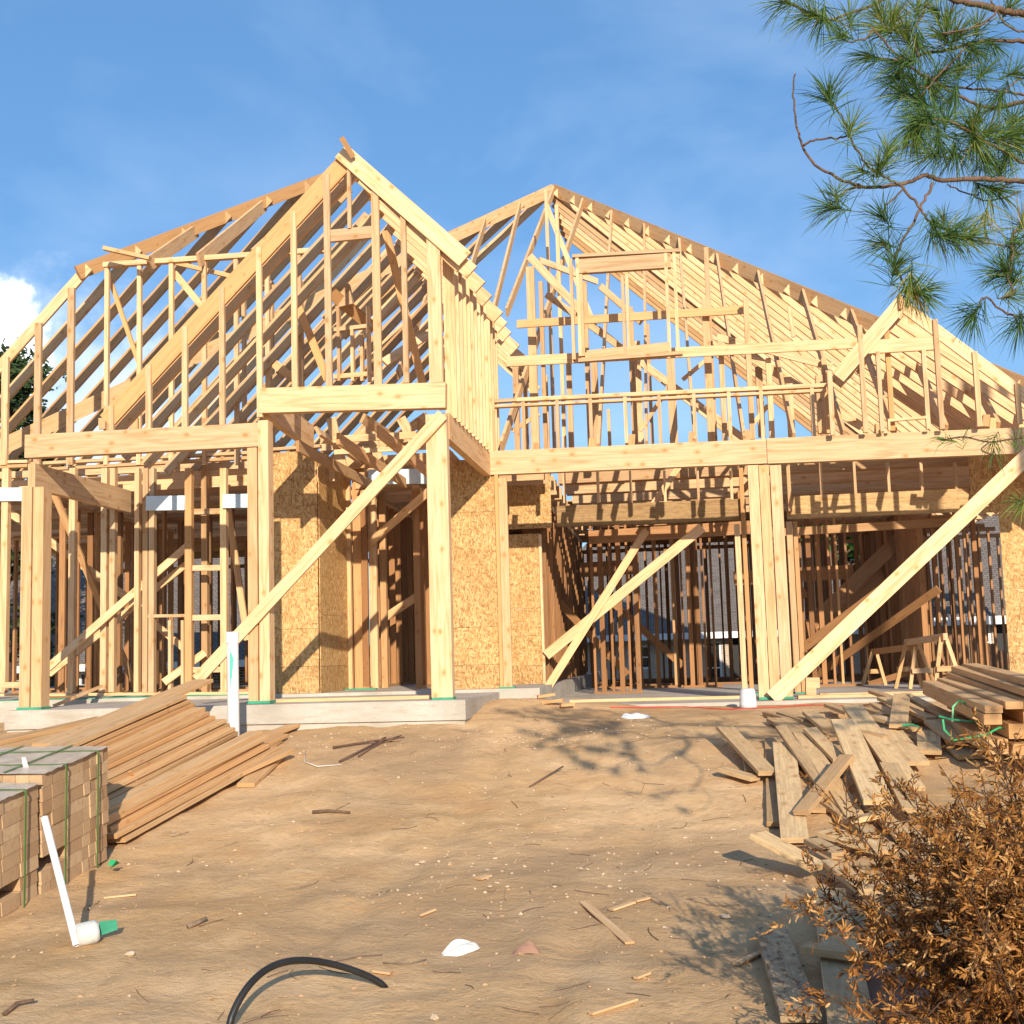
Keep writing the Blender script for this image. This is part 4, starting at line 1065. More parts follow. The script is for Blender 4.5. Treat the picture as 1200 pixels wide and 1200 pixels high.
def crumple(name, label, px, py, rx, ry, h_, mat, seed, cat, ang=0):
    c0 = Gp(px, py, 0); mb = MB(); n1_, n2_ = 16, 10
    for i in range(n1_+1):
        for j in range(n2_+1):
            u_ = 2*i/n1_-1; v_ = 2*j/n2_-1
            taper = (1-.55*u_) if True else 1
            lx = u_*rx; ly = v_*ry*math.sqrt(max(.03, 1-u_*u_*.8))
            x = lx*math.cos(ang)-ly*math.sin(ang); y_ = lx*math.sin(ang)+ly*math.cos(ang)
            hh = h_*max(0, (1-u_*u_)*(1-v_*v_))**.7*(.45+.75*(.5+mnoise.noise(V((u_*1.1+seed, v_*2.6, seed)))))
            xx_, yy_ = c0.x+x, c0.y+y_; mb.v.append(V((xx_, yy_, gz(xx_, yy_)+.002+hh)))
    for i in range(n1_):
        for j in range(n2_): q = i*(n2_+1)+j; mb.face([q, q+n2_+1, q+n2_+2, q+1], [(0, 0)]*4, (.5, .5, .5))
    return tag(mb.build(name, mat), label, cat)
crumple('white_rag', 'crumpled white rag lying on the dirt in the foreground', 540, 1116, .105, .045, .05, 'cloth_white', 2.3, 'rag', .5)
crumple('paper_scrap', 'small crumpled white scrap in front of the garage slab', 745, 842, .16, .07, .06, 'clear_plastic', 5.3, 'scrap', .1)
# translucent bucket upside down by the triple post
c0 = Gp(877, 830); mb = MB(); mb.tube([c0, c0+V((0, 0, .05)), c0+V((0, 0, .20)), c0+V((0, 0, .225)), c0+V((0, 0, .23))], [.105, .10, .088, .075, .04], 20)
tag(mb.build('plastic_jug', 'clear_plastic', smooth=True), 'translucent plastic jug standing on the dirt by the triple garage post', 'jug')
# red string line in front of the garage
pts = [Gp(px, py, .015+.01*math.sin(px*.05)) for px, py in ((715, 829), (760, 829), (800, 828), (850, 831), (900, 829), (950, 826), (1000, 827), (1040, 824))]
mb = MB(); mb.tube(pts, .006, 5); tag(mb.build('string_line', 'red_string'), 'red string running along the front of the garage slab', 'string')

# ------------------------------------------------------------------ boards scattered on the right (pixel ends on the ground, heights above it)
def C(x, y): return (820+x/3.158, 760+y/3.158)
GB = 'weathered boards dumped in front of the garage'
BD = [ # a, b, ha, hb, w, tone, brightness, label
 ((92, 292), (252, 462), .16, .10, .16, .45, .52, 'Bowed grey board lying at the far left edge of the board heap'),
 ((85, 448), (205, 482), .06, .05, .12, .3, .6, 'Short board under the bowed grey board at the heap left edge'),
 ((168, 350), (190, 455), .03, .03, .10, .4, .45, 'Narrow dark board end showing below the bowed grey board'),
 ((262, 335), (276, 650), .03, .04, .11, .7, .38, 'Dark narrow board lying left of the long wide pale board'),
 ((310, 352), (352, 710), .12, .05, .19, .1, .72, 'Long wide pale board pointing toward the camera near the heap left side'),
 ((300, 292), (560, 655), .20, .04, .10, .55, .50, 'Long thin board on edge crossing behind the reddish board'),
 ((375, 318), (585, 640), .18, .06, .15, .3, .62, 'Long board just right of the thin board on edge'),
 ((408, 300), (520, 415), .22, .16, .12, .3, .62, 'Medium board lying above the long boards in the heap middle'),
 ((375, 608), (545, 400), .14, .26, .12, .95, .58, 'Reddish board lying across the top of the other boards'),
 ((405, 238), (478, 298), .12, .12, .14, .3, .6, 'Short pale board near the back of the heap middle'),
 ((530, 268), (662, 570), .30, .16, .21, .1, .76, 'Wide bright board lying on top of the heap middle'),
 ((565, 215), (788, 520), .24, .10, .19, .2, .72, 'Longest wide board running from the slab toward the brown bush'),
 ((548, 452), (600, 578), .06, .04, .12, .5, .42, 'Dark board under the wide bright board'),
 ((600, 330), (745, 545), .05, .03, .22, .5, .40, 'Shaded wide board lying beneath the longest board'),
 ((215, 690), (440, 812), .24, .10, .18, .1, .70, 'Raised board with its cut end lifted off the dirt at the heap lower left'),
 ((415, 712), (520, 765), .10, .10, .12, .5, .55, 'Knotty short board end beside the raised board'),
 ((470, 680), (700, 752), .08, .06, .19, .1, .68, 'Pale board lying sideways in front of the brown bush'),
 ((360, 440), (455, 600), .03, .03, .20, .4, .50, 'Flat board on the dirt beneath the reddish board'),
 ((240, 240), (440, 292), .05, .06, .05, .8, .36, 'Curved dark strip at the back left of the heap'),
 ((700, 300), (805, 425), .14, .12, .20, .2, .68, 'Broad pale board behind the top of the brown bush'),
 ((845, 310), (850, 385), .10, .08, .20, .3, .66, 'Square pale board end above the brown bush'),
 ((748, 175), (735, 288), .24, .20, .16, .45, .66, 'Short knotty board standing out at the back of the heap'),
 ((650, 205), (760, 268), .14, .12, .12, .4, .60, 'Board at the back of the heap with its end over the string'),
 ((675, 185), (860, 262), .20, .16, .11, .3, .66, 'Back row board left of the bundled beams'),
 ((760, 172), (940, 262), .22, .15, .11, .3, .64, 'Back row board touching the bundled beams'),
 ((610, 222), (690, 250), .10, .10, .09, .6, .50, 'Small block end among the back row boards'),
 ((300, 262), (420, 330), .03, .03, .30, .5, .48, 'Flat sheet lying on the dirt at the back left of the heap'),
 ((880, 290), (1030, 400), .04, .04, .35, .3, .58, 'Wide sheet lying flat below the green strap'),
 ((600, 555), (760, 700), .05, .04, .14, .4, .55, 'Board half hidden under the left side of the brown bush'),
 ((455, 560), (640, 690), .05, .05, .12, .5, .45, 'Dark board running under the brown bush from the heap middle'),
 ((1085, 235), (1240, 345), .22, .16, .18, .3, .66, 'Wide board end at the right edge below the bundled beams'),
 ((1130, 240), (1290, 330), .26, .20, .15, .3, .66, 'Upper board at the right edge below the bundled beams'),
 ((905, 300), (1010, 262), .07, .09, .10, .3, .60, 'Short board lying crosswise under the green strap'),
 ((480, 520), (600, 470), .07, .08, .12, .4, .55, 'Cross board half buried between the long boards left of the bush'),
 ((690, 330), (560, 300), .20, .20, .09, .7, .50, 'Brown cross piece pinned under the wide bright board near the heap back'),
 ((640, 250), (800, 300), .18, .14, .14, .2, .66, 'Pale board lying level behind the longest wide board'),
 ((860, 270), (960, 345), .16, .12, .16, .3, .64, 'Wide board slanting right in front of the green strap loop'),
 ((420, 350), (500, 470), .10, .08, .12, .5, .50, 'Dim board in the gap between the pale long board and the thin edge board'),
 ((300, 240), (395, 270), .06, .06, .10, .5, .50, 'Narrow board at the back left behind the flat sheet'),
 ((480, 210), (560, 240), .08, .08, .12, .5, .55, 'Short board beside the string at the back middle of the heap'),
 ((700, 430), (790, 600), .16, .12, .15, .4, .52, 'Board running under the top of the brown bush from behind'),
 ((640, 160), (740, 195), .16, .18, .10, .6, .55, 'Rear board standing proud in front of the garage slab edge'),
 ((545, 640), (690, 610), .10, .10, .12, .3, .58, 'Board crossing sideways at the left edge of the brown bush'),
 ((500, 790), (640, 900), .10, .08, .17, .3, .60, 'Board poking out from beneath the left of the bush toward the camera'),
 ((780, 230), (900, 285), .10, .10, .14, .3, .62, 'Pale board in the back of the heap left of the green strap'),
]
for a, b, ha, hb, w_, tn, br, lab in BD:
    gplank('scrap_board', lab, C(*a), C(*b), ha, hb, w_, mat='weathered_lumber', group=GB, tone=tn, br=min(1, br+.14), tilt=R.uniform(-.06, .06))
def D(x, y): return (820+x/3.158, 940+y/3.158)
gplank('scrap_board', 'Long wide board running out of the bottom of the picture left of the brown bush', D(478, 330), D(575, 900), .05, .05, .19, mat='weathered_lumber', group=GB, tone=.15, br=.66)
gplank('scrap_board', 'Grey splintered board lying across the long wide board at the bottom', D(388, 540), D(860, 600), .115, .115, .11, mat='weathered_lumber', group=GB, tone=.5, br=.56)
gplank('scrap_board', 'Mottled board with dark bark stains lying on the dirt at the bottom', D(265, 482), D(375, 800), .04, .04, .17, mat='mottled_lumber', group=GB, tone=.4, br=.62)
gplank('plywood_sheet', 'reddish brown sheet lying under the boards at the bottom of the picture', D(690, 590), D(780, 960), .02, .02, .36, .012, mat='red_plywood', cat='sheet')
# bundled beams
GK = 'beams bundled at the right edge'
BM = [((852, 152), (1085, 262), .14, 'Lowest long beam of the bundle at the right'), ((852, 130), (1088, 225), .30, 'Second beam up at the left of the right-hand bundle'),
      ((905, 120), (1165, 210), .34, 'Orange ended beam lying on top of the bundle'), ((940, 98), (1240, 205), .42, 'Beam above the orange ended one in the bundle'),
      ((958, 76), (1240, 165), .50, 'Upper long beam in the bundle by the sawhorse'), ((1000, 66), (1260, 130), .55, 'Topmost beam of the bundle at the right edge')]
for a, b, h_, lab in BM:
    p1 = U(*C(*a), 12.1); p2 = U(*C(*b), 10.0); d = (p2-p1).normalized()
    plank('lumber_beam', lab, p1, p2, .14, .085 if h_ < .2 else .06, V((0, 0, 1)), 'spf_lumber', GK, tone=.2+.4*R.random(), cat='beam')
for i, (dx, dz) in enumerate(((.18, -.10), (.36, -.10), (.54, -.08), (.2, -.26), (.4, -.26), (.6, -.26), (.02, -.22), (.3, .02), (.5, .04))):
    p1 = U(*C(870, 160), 12.0)+V((dx, .05*i, dz)); p2 = U(*C(1090, 262), 10.1)+V((dx, 0, dz))
    plank('lumber_beam', 'Lower inner beam packed inside the bundle at the right edge', p1, p2, .15, .12, V((0, 0, 1)), 'spf_lumber', GK+' lower', tone=.2+.4*R.random(), cat='beam')
st = [(935, 270), (938, 215), (962, 190), (985, 205), (1012, 225)]
strap('plastic_strap', 'green strap loop standing up on the board heap at the right', [U(*C(x, y), 10.5+.02*i) for i, (x, y) in enumerate(st)], .016, n=(0, 1, .2))
st = [(885, 250), (930, 262), (985, 268), (1040, 272), (1085, 278)]
strap('plastic_strap', 'long green strap trailing across the boards below the beam bundle', [U(*C(x, y), 10.4) for i, (x, y) in enumerate(st)], .03)
st = [(900, 262), (905, 300), (940, 338), (1000, 330), (1060, 318), (1110, 292), (1130, 298)]
strap('plastic_strap', 'green strap curving round the sheet in front of the bundle', [U(*C(x, y), 10.2) for i, (x, y) in enumerate(st)], .015, n=(0, 1, .2))
strap('plastic_strap', 'short green strap between the back boards of the heap', [U(*C(x, y), 11) for i, (x, y) in enumerate([(750, 285), (785, 280), (812, 290)])], .03)
crumple('paper_sheet', 'pale plastic sheet on the boards above the brown bush', *C(1045, 352), .20, .10, .02, 'clear_plastic', 8.1, 'sheet', .1).location.z += .16

# wood block and timbers on the garage slab
for (a, b, Y, lab, h_) in (((944, 800), (960, 800), 15.5, 'upper square wood block on the garage floor edge', .13), ((944, 811), (956, 811), 15.45, 'lower square wood block under another at the garage floor edge', .11)):
    p1 = U(a[0], a[1], Y); p2 = U(b[0], b[1], Y); plank('wood_block', lab, p1, p2, h_, .12, (0, 1, 0), 'pine', 'wood blocks on the slab edge', tone=.15, cat='block')
for (a, b, Y, w_, lab) in (((960, 806), (1150, 803), 15.7, .04, 'long pale board lying along the garage slab behind the string'), ((935, 817), (1120, 815), 15.2, .10, 'wide pale board lying on the apron in front of the garage'),
                           ((668, 818), (870, 814), 15.6, .05, 'long pale board lying along the left half of the garage slab'), ((322, 824), (508, 818), 13.0, .05, 'long board lying on the porch slab between the two posts')):
    p1 = U(a[0], a[1], Y); p2 = U(b[0], b[1], Y)
    zfl = -.165 if Y > 14 else .02; p1.z = p2.z = zfl
    plank('floor_board', lab, p1, p2, .14, .038, (0, 0, 1), 'pine', tone=.3, cat='board')
for i, (px, py, s_, lab) in enumerate(((648, 822, .25, 'lower scrap of the little wood heap at the garage corner'), (640, 815, .2, 'upper left scrap of the little wood heap at the garage corner'), (655, 811, .18, 'upper right scrap of the little wood heap at the garage corner'),
                                       (665, 826, .16, 'loose wood scrap to the right of the little heap'))):
    p = Gp(px, py, .05); dx = V((s_/2, R.uniform(-.05, .05), R.uniform(-.02, .02)))
    plank('wood_scrap', lab, p-dx, p+dx, .07, .035, (0, 0, 1), 'spf_lumber', 'wood scraps at the garage corner', tone=.6, cat='scrap')

# ------------------------------------------------------------------ sawhorses in the garage
def sawhorse(label, a, b, Y, yb):
    p1 = U(a[0], a[1], Y); p2 = U(b[0], b[1], yb); fz = -.185
    t_ = thing('sawhorse', label, 'sawhorse', ((p1.x+p2.x)/2, (Y+yb)/2, fz), group='sawhorses in the garage')
    MB().bar(p1, p2, .09, .06, (p2-p1).cross(V((0, 0, 1)))).build('top_beam', 'pine', t_)
    d = (p2-p1).normalized(); sd = d.cross(V((0, 0, 1))).normalized()
    for P, e in ((p1, 1), (p2, -1)):
        q = P+d*.09*e
        for s_ in (-1, 1):
            f_ = q+sd*s_*.19-d*.10*e; f_.z = fz
            MB().bar(q+sd*s_*.03, f_, .05, .03, d).build('leg', 'pine', t_)
        z_ = fz+(q.z-fz)*.42; l_ = q-d*.09*e; l_.z = z_
        MB().bar(l_-sd*.15-d*e*.03, l_+sd*.15-d*e*.03, .07, .02, d).build('stretcher', 'pine', t_)
sawhorse('sawhorse nearest the beam bundle in the garage opening', (1108, 746), (1062, 753), 16.2, 17.9)
sawhorse('farther sawhorse in shade inside the garage', (1078, 757), (1022, 764), 17.6, 19.4)

# ------------------------------------------------------------------ litter on the dirt
GS = 'wood scraps on the dirt'
for (a, b, w_, lab) in (((684, 1057), (738, 1105), .055, 'long thin wood strip lying on the dirt in the right foreground'), ((692, 1188), (745, 1171), .03, 'narrow pale strip at the bottom of the dirt'),
                        ((716, 1066), (742, 1057), .05, 'short pale chip above the long thin strip'), ((744, 1056), (760, 1052), .04, 'tiny chip right of the short pale chip'),
                        ((438, 1137), (459, 1140), .05, 'small pale chip beside the end of the hose'), ((745, 1146), (760, 1140), .03, 'little pale chip below the long thin strip'),
                        ((122, 1052), (160, 1048), .03, 'thin pale strip on the dirt right of the brick pack'), ((560, 1030), (572, 1026), .07, 'brown wood chip in the middle of the dirt'),
                        ((862, 1130), (900, 1112), .04, 'pale splinter left of the mottled board'), ((492, 1073), (510, 1066), .02, 'faint thin chip in the middle foreground')):
    gplank('wood_scrap', lab, a, b, .012, .012, w_, .012, 'pine', GS, tone=.3, cat='scrap', br=.6)
crumple('leaf_scrap', 'crumpled tan husk lying on the dirt right of the white rag', 617, 1116, .075, .035, .045, 'red_plywood', 4.2, 'scrap', -.1)
def stickon(name, label, pts, r_, mat, group=None, cat='stick'):
    P = [Gp(x, y, h_) for x, y, h_ in pts]; mb = MB(); n = len(P); mb.tube(P, [r_*(1-.5*i/n) for i in range(n)], 6)
    return tag(mb.build(name, mat, smooth=True), label, cat, group)
GR = 'rusty bars on the dirt'
stickon('rusty_bar', 'long rusty bar lying on the dirt before the porch slab', [(390, 876, .03), (440, 868, .04), (474, 864, .05)], .012, 'rusty_steel', GR, 'bar')
stickon('rusty_bar', 'rusty bar crossing under the long one before the porch slab', [(398, 892, .02), (430, 876, .03), (452, 864, .04)], .011, 'rusty_steel', GR, 'bar')
stickon('rusty_bar', 'thinner rusty bar splayed right of the crossing bars', [(420, 886, .02), (446, 870, .03), (470, 862, .03)], .009, 'rusty_steel', GR, 'bar')
stickon('fallen_twig', 'bent stick lying on the dirt in the middle of the yard', [(621, 922, .01), (640, 910, .03), (660, 898, .05)], .010, 'twig_bark')
stickon('fallen_twig', 'dark broken branch lying on the dirt left of the middle', [(366, 952, .015), (385, 950, .02), (410, 952, .02)], .016, 'twig_bark')
stickon('fallen_twig', 'short thick stick on the dirt in the left foreground', [(220, 1086, .012), (232, 1081, .02), (242, 1076, .03)], .016, 'deadwood')
stickon('fallen_twig', 'dark stick at the left edge of the foreground', [(5, 1188, .012), (20, 1176, .02), (40, 1172, .03)], .012, 'twig_bark')
stickon('white_wire', 'thin white wire looped on the dirt below the rusty bars', [(358, 880, .01), (357, 893, .01), (372, 898, .02), (400, 896, .01)], .005, 'white_plastic', None, 'wire')
stickon('fallen_twig', 'thin stick beside the white rag in the foreground', [(449, 1128, .01), (480, 1129, .01), (500, 1124, .02)], .005, 'deadwood')
# countless fine twigs and needles, and gravel
mb = MB(); rr = random.Random(5)
for i in range(170):
    Y = rr.uniform(4.9, 13.5)**1.0; x = rr.uniform(-.42, .30)*Y*1.25
    if rr.random() < .5: x = rr.gauss(-1.2 if rr.random() < .6 else -.4, .8)
    an = rr.uniform(0, 3.14); ln = rr.uniform(.02, .11)*(1.6 if rr.random() < .1 else 1); bend = rr.uniform(-.3, .3)
    P = []
    for q in range(4):
        t_ = q/3-.5; xx_ = x+math.cos(an+bend*t_*2)*ln*t_*2; yy_ = Y+math.sin(an+bend*t_*2)*ln*t_*2; P.append(V((xx_, yy_, gz(xx_, yy_)+.004+rr.random()*.006)))
    mb.tube(P, rr.uniform(.0008, .0024), 4)
o = mb.build('twig_litter', 'twig_bark'); o['kind'] = 'stuff'; tag(o, 'fine twigs and needles strewn over the brown dirt', 'litter')
def pebble(mb, p, r_, rr, col):
    i0 = len(mb.v); a_, b_, c_ = r_*rr.uniform(.7, 1.3), r_*rr.uniform(.7, 1.3), r_*rr.uniform(.45, .8)
    dirs = [(1, 0, 0), (.3, .95, 0), (-.8, .6, 0), (-.8, -.6, 0), (.3, -.95, 0), (.45, .3, .8), (-.5, .2, .8), (0, -.5, .85), (0, 0, -1)]
    an = rr.random()*6.28; ca, sa = math.cos(an), math.sin(an)
    for d in dirs:
        k_ = rr.uniform(.8, 1.2); x, y_ = d[0]*a_*k_, d[1]*b_*k_
        mb.v.append(p+V((x*ca-y_*sa, x*sa+y_*ca, d[2]*c_*k_)))
    for f_ in ((0, 1, 5), (1, 2, 6), (1, 6, 5), (2, 3, 6), (3, 7, 6), (3, 4, 7), (4, 0, 5), (4, 5, 7), (5, 6, 7), (1, 0, 8), (2, 1, 8), (3, 2, 8), (4, 3, 8), (0, 4, 8)):
        mb.face([i0+q for q in f_], [(0, 0)]*3, col)
mb = MB(); rr = random.Random(9)
def scatter(n, cx, cy, sx, sy, r0, r1, mbx):
    for i in range(n):
        x, y_ = rr.gauss(cx, sx), rr.gauss(cy, sy)
        if y_ < 4.6 or y_ > 14.4: continue
        r_ = r0+(r1-r0)*rr.random()**3; pebble(mbx, V((x, y_, gz(x, y_)+r_*.25)), r_, rr, (.5, .5, .5))
for (px, py, sx, sy, n) in ((620, 858, 1.2, .5, 260), (655, 862, .5, .25, 160), (560, 1000, .35, .6, 60), (610, 1040, .6, .35, 90), (420, 870, 1.0, .3, 150), (480, 842, .8, .12, 200), (440, 850, .5, .1, 120), (350, 872, .4, .2, 60), (850, 1010, .4, .5, 40), (780, 1000, .5, .6, 70), (700, 1010, .7, .5, 60), (230, 985, .6, .6, 50), (700, 905, 1.3, .6, 110)):
    c_ = Gp(px, py); scatter(n, c_.x, c_.y, sx, sy, .004, .02, mb)
scatter(380, -.6, 8.5, 2.2, 2.4, .0025, .012, mb)
for i in range(500):
    Y = rr.uniform(4.7, 9); x = rr.uniform(-.62, .2)*Y
    pebble(mb, V((x, Y, gz(x, Y)+.001)), rr.uniform(.0015, .005), rr, (.5, .5, .5))
o = mb.build('gravel', 'stone'); o['kind'] = 'stuff'; tag(o, 'pale gravel and crumbs strewn over the dirt yard', 'gravel')
mb = MB()
for i in range(2600):
    Y = rr.uniform(4.7, 13); x = rr.uniform(-.62, .3)*Y
    r_ = .002+.010*rr.random()**4; pebble(mb, V((x, Y, gz(x, Y)+r_*.2)), r_*1.4, rr, (.5, .5, .5))
plain('soil_clod', (.42, .27, .15), .95, .08, .25, 20)
o = mb.build('soil_clods', 'soil_clod'); o['kind'] = 'stuff'; tag(o, 'small brown clods of soil on the dirt yard', 'soil')
for i, (px, py, r_, lab) in enumerate(((494, 1012, .03, 'pale stone in the middle of the dirt above the wood chip'), (152, 1120, .03, 'round grey stone in the left foreground'), (850, 1076, .035, 'whitish lump with a dark side left of the mottled board'),
                                       (510, 1195, .03, 'grey stone at the bottom edge of the picture'))):
    mb = MB(); p = Gp(px, py); pebble(mb, p+V((0, 0, .008)), r_, rr, (.5, .5, .5)); tag(mb.build('stone', 'stone'), lab, 'stone', 'single stones on the dirt')
# ------------------------------------------------------------------ dead brown bush
rr = random.Random(21)
bc = Gp(1150, 1190, 0); bc = V((1.52, 4.75, gz(1.52, 4.75)))
bush = thing('dead_bush', 'rust brown dried bush heaped over the boards at the lower right', 'bush', bc)
stems = MB(); leaves = MB()
def leaf(mb, p, d, ln, wd, col, rr):
    d = d.normalized(); s_ = d.cross(V((rr.gauss(0, 1), rr.gauss(0, 1), rr.gauss(0, 1)))).normalized(); n_ = d.cross(s_)
    m1 = p+d*ln*.35+n_*ln*.06; m2 = p+d*ln*.72+n_*ln*.10*rr.uniform(-1, 2); e = p+d*ln+n_*ln*rr.uniform(-.15, .3)
    i = len(mb.v); mb.v += [p, m1+s_*wd*.5, m1-s_*wd*.5, m2+s_*wd*.42, m2-s_*wd*.42, e]
    z = [(0, 0)]
    mb.face([i, i+1, i+2], z*3, col); mb.face([i+1, i+3, i+4, i+2], z*4, col); mb.face([i+3, i+5, i+4], z*3, col)
def rnd_dir(rr): 
    return V((rr.gauss(0, 1), rr.gauss(0, 1), rr.gauss(0, 1))).normalized()
# main stems grow out of a low heap, side twigs carry drooping tufts of narrow leaves
tips = []
for i in range(200):
    an = rr.uniform(0, 6.283); el = rr.uniform(.12, 1.35)
    d = V((math.cos(an)*math.cos(el), math.sin(an)*math.cos(el), math.sin(el)))
    L_ = rr.uniform(.7, 1.05)*(1.02+.13*math.sin(an*3+1)+.1*math.cos(an*2)) * (1.0 if el < .9 else .98)
    lim_ = proj(bc+d*L_*1.05)[0]
    if lim_ < 1005+rr.uniform(-35, 10): L_ *= max(.25, 1-(1005-lim_)/330)
    p = bc+V((rr.gauss(0, .18), rr.gauss(0, .18), .05)); pts = [p]; dd = d.copy(); nseg = 9
    for k in range(nseg):
        dd = (dd+V((0, 0, .045-.012*k))+rnd_dir(rr)*.14).normalized(); pts.append(pts[-1]+dd*L_*1.12/nseg)
    stems.tube(pts, [.008*(1-k/(nseg+1.5)) for k in range(nseg+1)], 5, cap=False)
    for k in range(2, nseg+1):
        for q in range(4):
            b_ = pts[k-1].lerp(pts[k], rr.random()); sdv = (dd*.7+rnd_dir(rr)*.9+V((0, 0, .1))).normalized(); ln = rr.uniform(.07, .22)
            tp = [b_, b_+sdv*ln*.5+V((0, 0, .01)), b_+sdv*ln-V((0, 0, .015))]
            stems.tube(tp, [.0028, .002, .001], 4, cap=False)
            tips.append((tp, sdv, k/nseg))
for tp, sdv, dep in tips:
    nl = rr.randint(14, 24); base = min(1, max(0, rr.gauss(.40, .20)))
    base = min(1, base+.08)
    for q in range(nl):
        t_ = rr.random()**.6; p = tp[0].lerp(tp[2], t_)
        d = (sdv*.8+rnd_dir(rr)*.75+V((0, 0, -.12))).normalized()
        tn = min(1, max(0, base+rr.gauss(0, .13)))
        if rr.random() < .12: tn *= .35
        leaf(leaves, p, d, rr.uniform(.020, .052), rr.uniform(.005, .0105), (tn, .5, .5), rr)
stems.build('stems', 'dark_stem', bush); leaves.build('foliage', 'dead_leaves', bush)
print('bush leaves', len(leaves.f))

# ------------------------------------------------------------------ pine whose boughs reach in at the top right
tx, ty = 7.4, 4.6
pine = thing('pine_tree', 'pine tree whose long needled branches hang into the sky at the upper right', 'tree', (tx, ty, gz(tx, ty)))
mb = MB(); base = V((tx, ty, gz(tx, ty)))
mb.tube([base+V((.03*math.sin(i*1.3), .03*math.cos(i), i*.9)) for i in range(12)], [.20-.012*i for i in range(12)], 14); mb.build('trunk', 'bark', pine, smooth=True)
needles = MB()
def tuft(p, axis, n=52, ln=.17, spread=.95, green=.4, brown=0, back=.0):
    axis = V(axis).normalized()
    for i in range(n):
        th = rr.uniform(.12, spread)*1.35; ph = rr.uniform(0, 6.283)
        o1 = axis.orthogonal().normalized(); o2 = axis.cross(o1)
        d = (axis*math.cos(th)+(o1*math.cos(ph)+o2*math.sin(ph))*math.sin(th)).normalized()
        L_ = ln*rr.uniform(.7, 1.08); st = p-axis*rr.uniform(0, .055)
        tn = min(1, max(0, green+rr.gauss(0, .16)))
        if rr.random() < brown: tn = rr.uniform(.75, 1)
        w_ = .0015; s1 = d.cross(rnd_dir(rr)).normalized()
        mid = st+d*L_*.55+V((0, 0, -.004)); en = st+d*L_+V((0, 0, -.020*rr.random()-.012))
        i0 = len(needles.v); needles.v += [st-s1*w_, st+s1*w_, mid+s1*w_, mid-s1*w_, en]
        needles.face([i0, i0+1, i0+2, i0+3], [(0, 0)]*4, (tn, .5, .5)); needles.face([i0+3, i0+2, i0+4], [(0, 0)]*3, (tn, .5, .5))
def smooth(P, n=5):
    out = []
    for i in range(len(P)-1):
        p0 = P[max(i-1, 0)]; p1 = P[i]; p2 = P[i+1]; p3 = P[min(i+2, len(P)-1)]
        for k in range(n):
            t_ = k/n; out.append(.5*((2*p1)+(-p0+p2)*t_+(2*p0-5*p1+4*p2-p3)*t_*t_+(-p0+3*p1-3*p2+p3)*t_**3))
    out.append(P[-1]); return out
def Q(x, y): return (880+x/2.857, y/2.857)
def bough(pts, Y0, Y1, r0_, r1_, trunk=False):
    n = len(pts)
    P = [U(*Q(*p), Y0+(Y1-Y0)*i/(n-1)) for i, p in enumerate(pts)]
    if trunk:
        first = P[0]; nd = min(NODES, key=lambda q: abs(q.z-first.z)); k_ = nd.lerp(first, .5)+V((0, rr.uniform(-.08, .08), rr.uniform(-.05, .05)))
        P = [nd, k_]+P
    P = smooth(P); m2 = MB(); k = len(P)
    rs = [r0_+(r1_-r0_)*(i/(k-1))**.8 for i in range(k)]
    if trunk: rs = [max(r, .016*(1-i/k*3)) for i, r in enumerate(rs)]
    P = [p+rnd_dir(rr)*.004 for p in P]
    m2.tube(P, rs, 8); m2.build('branch', 'twig_bark', pine, smooth=True)
    return P
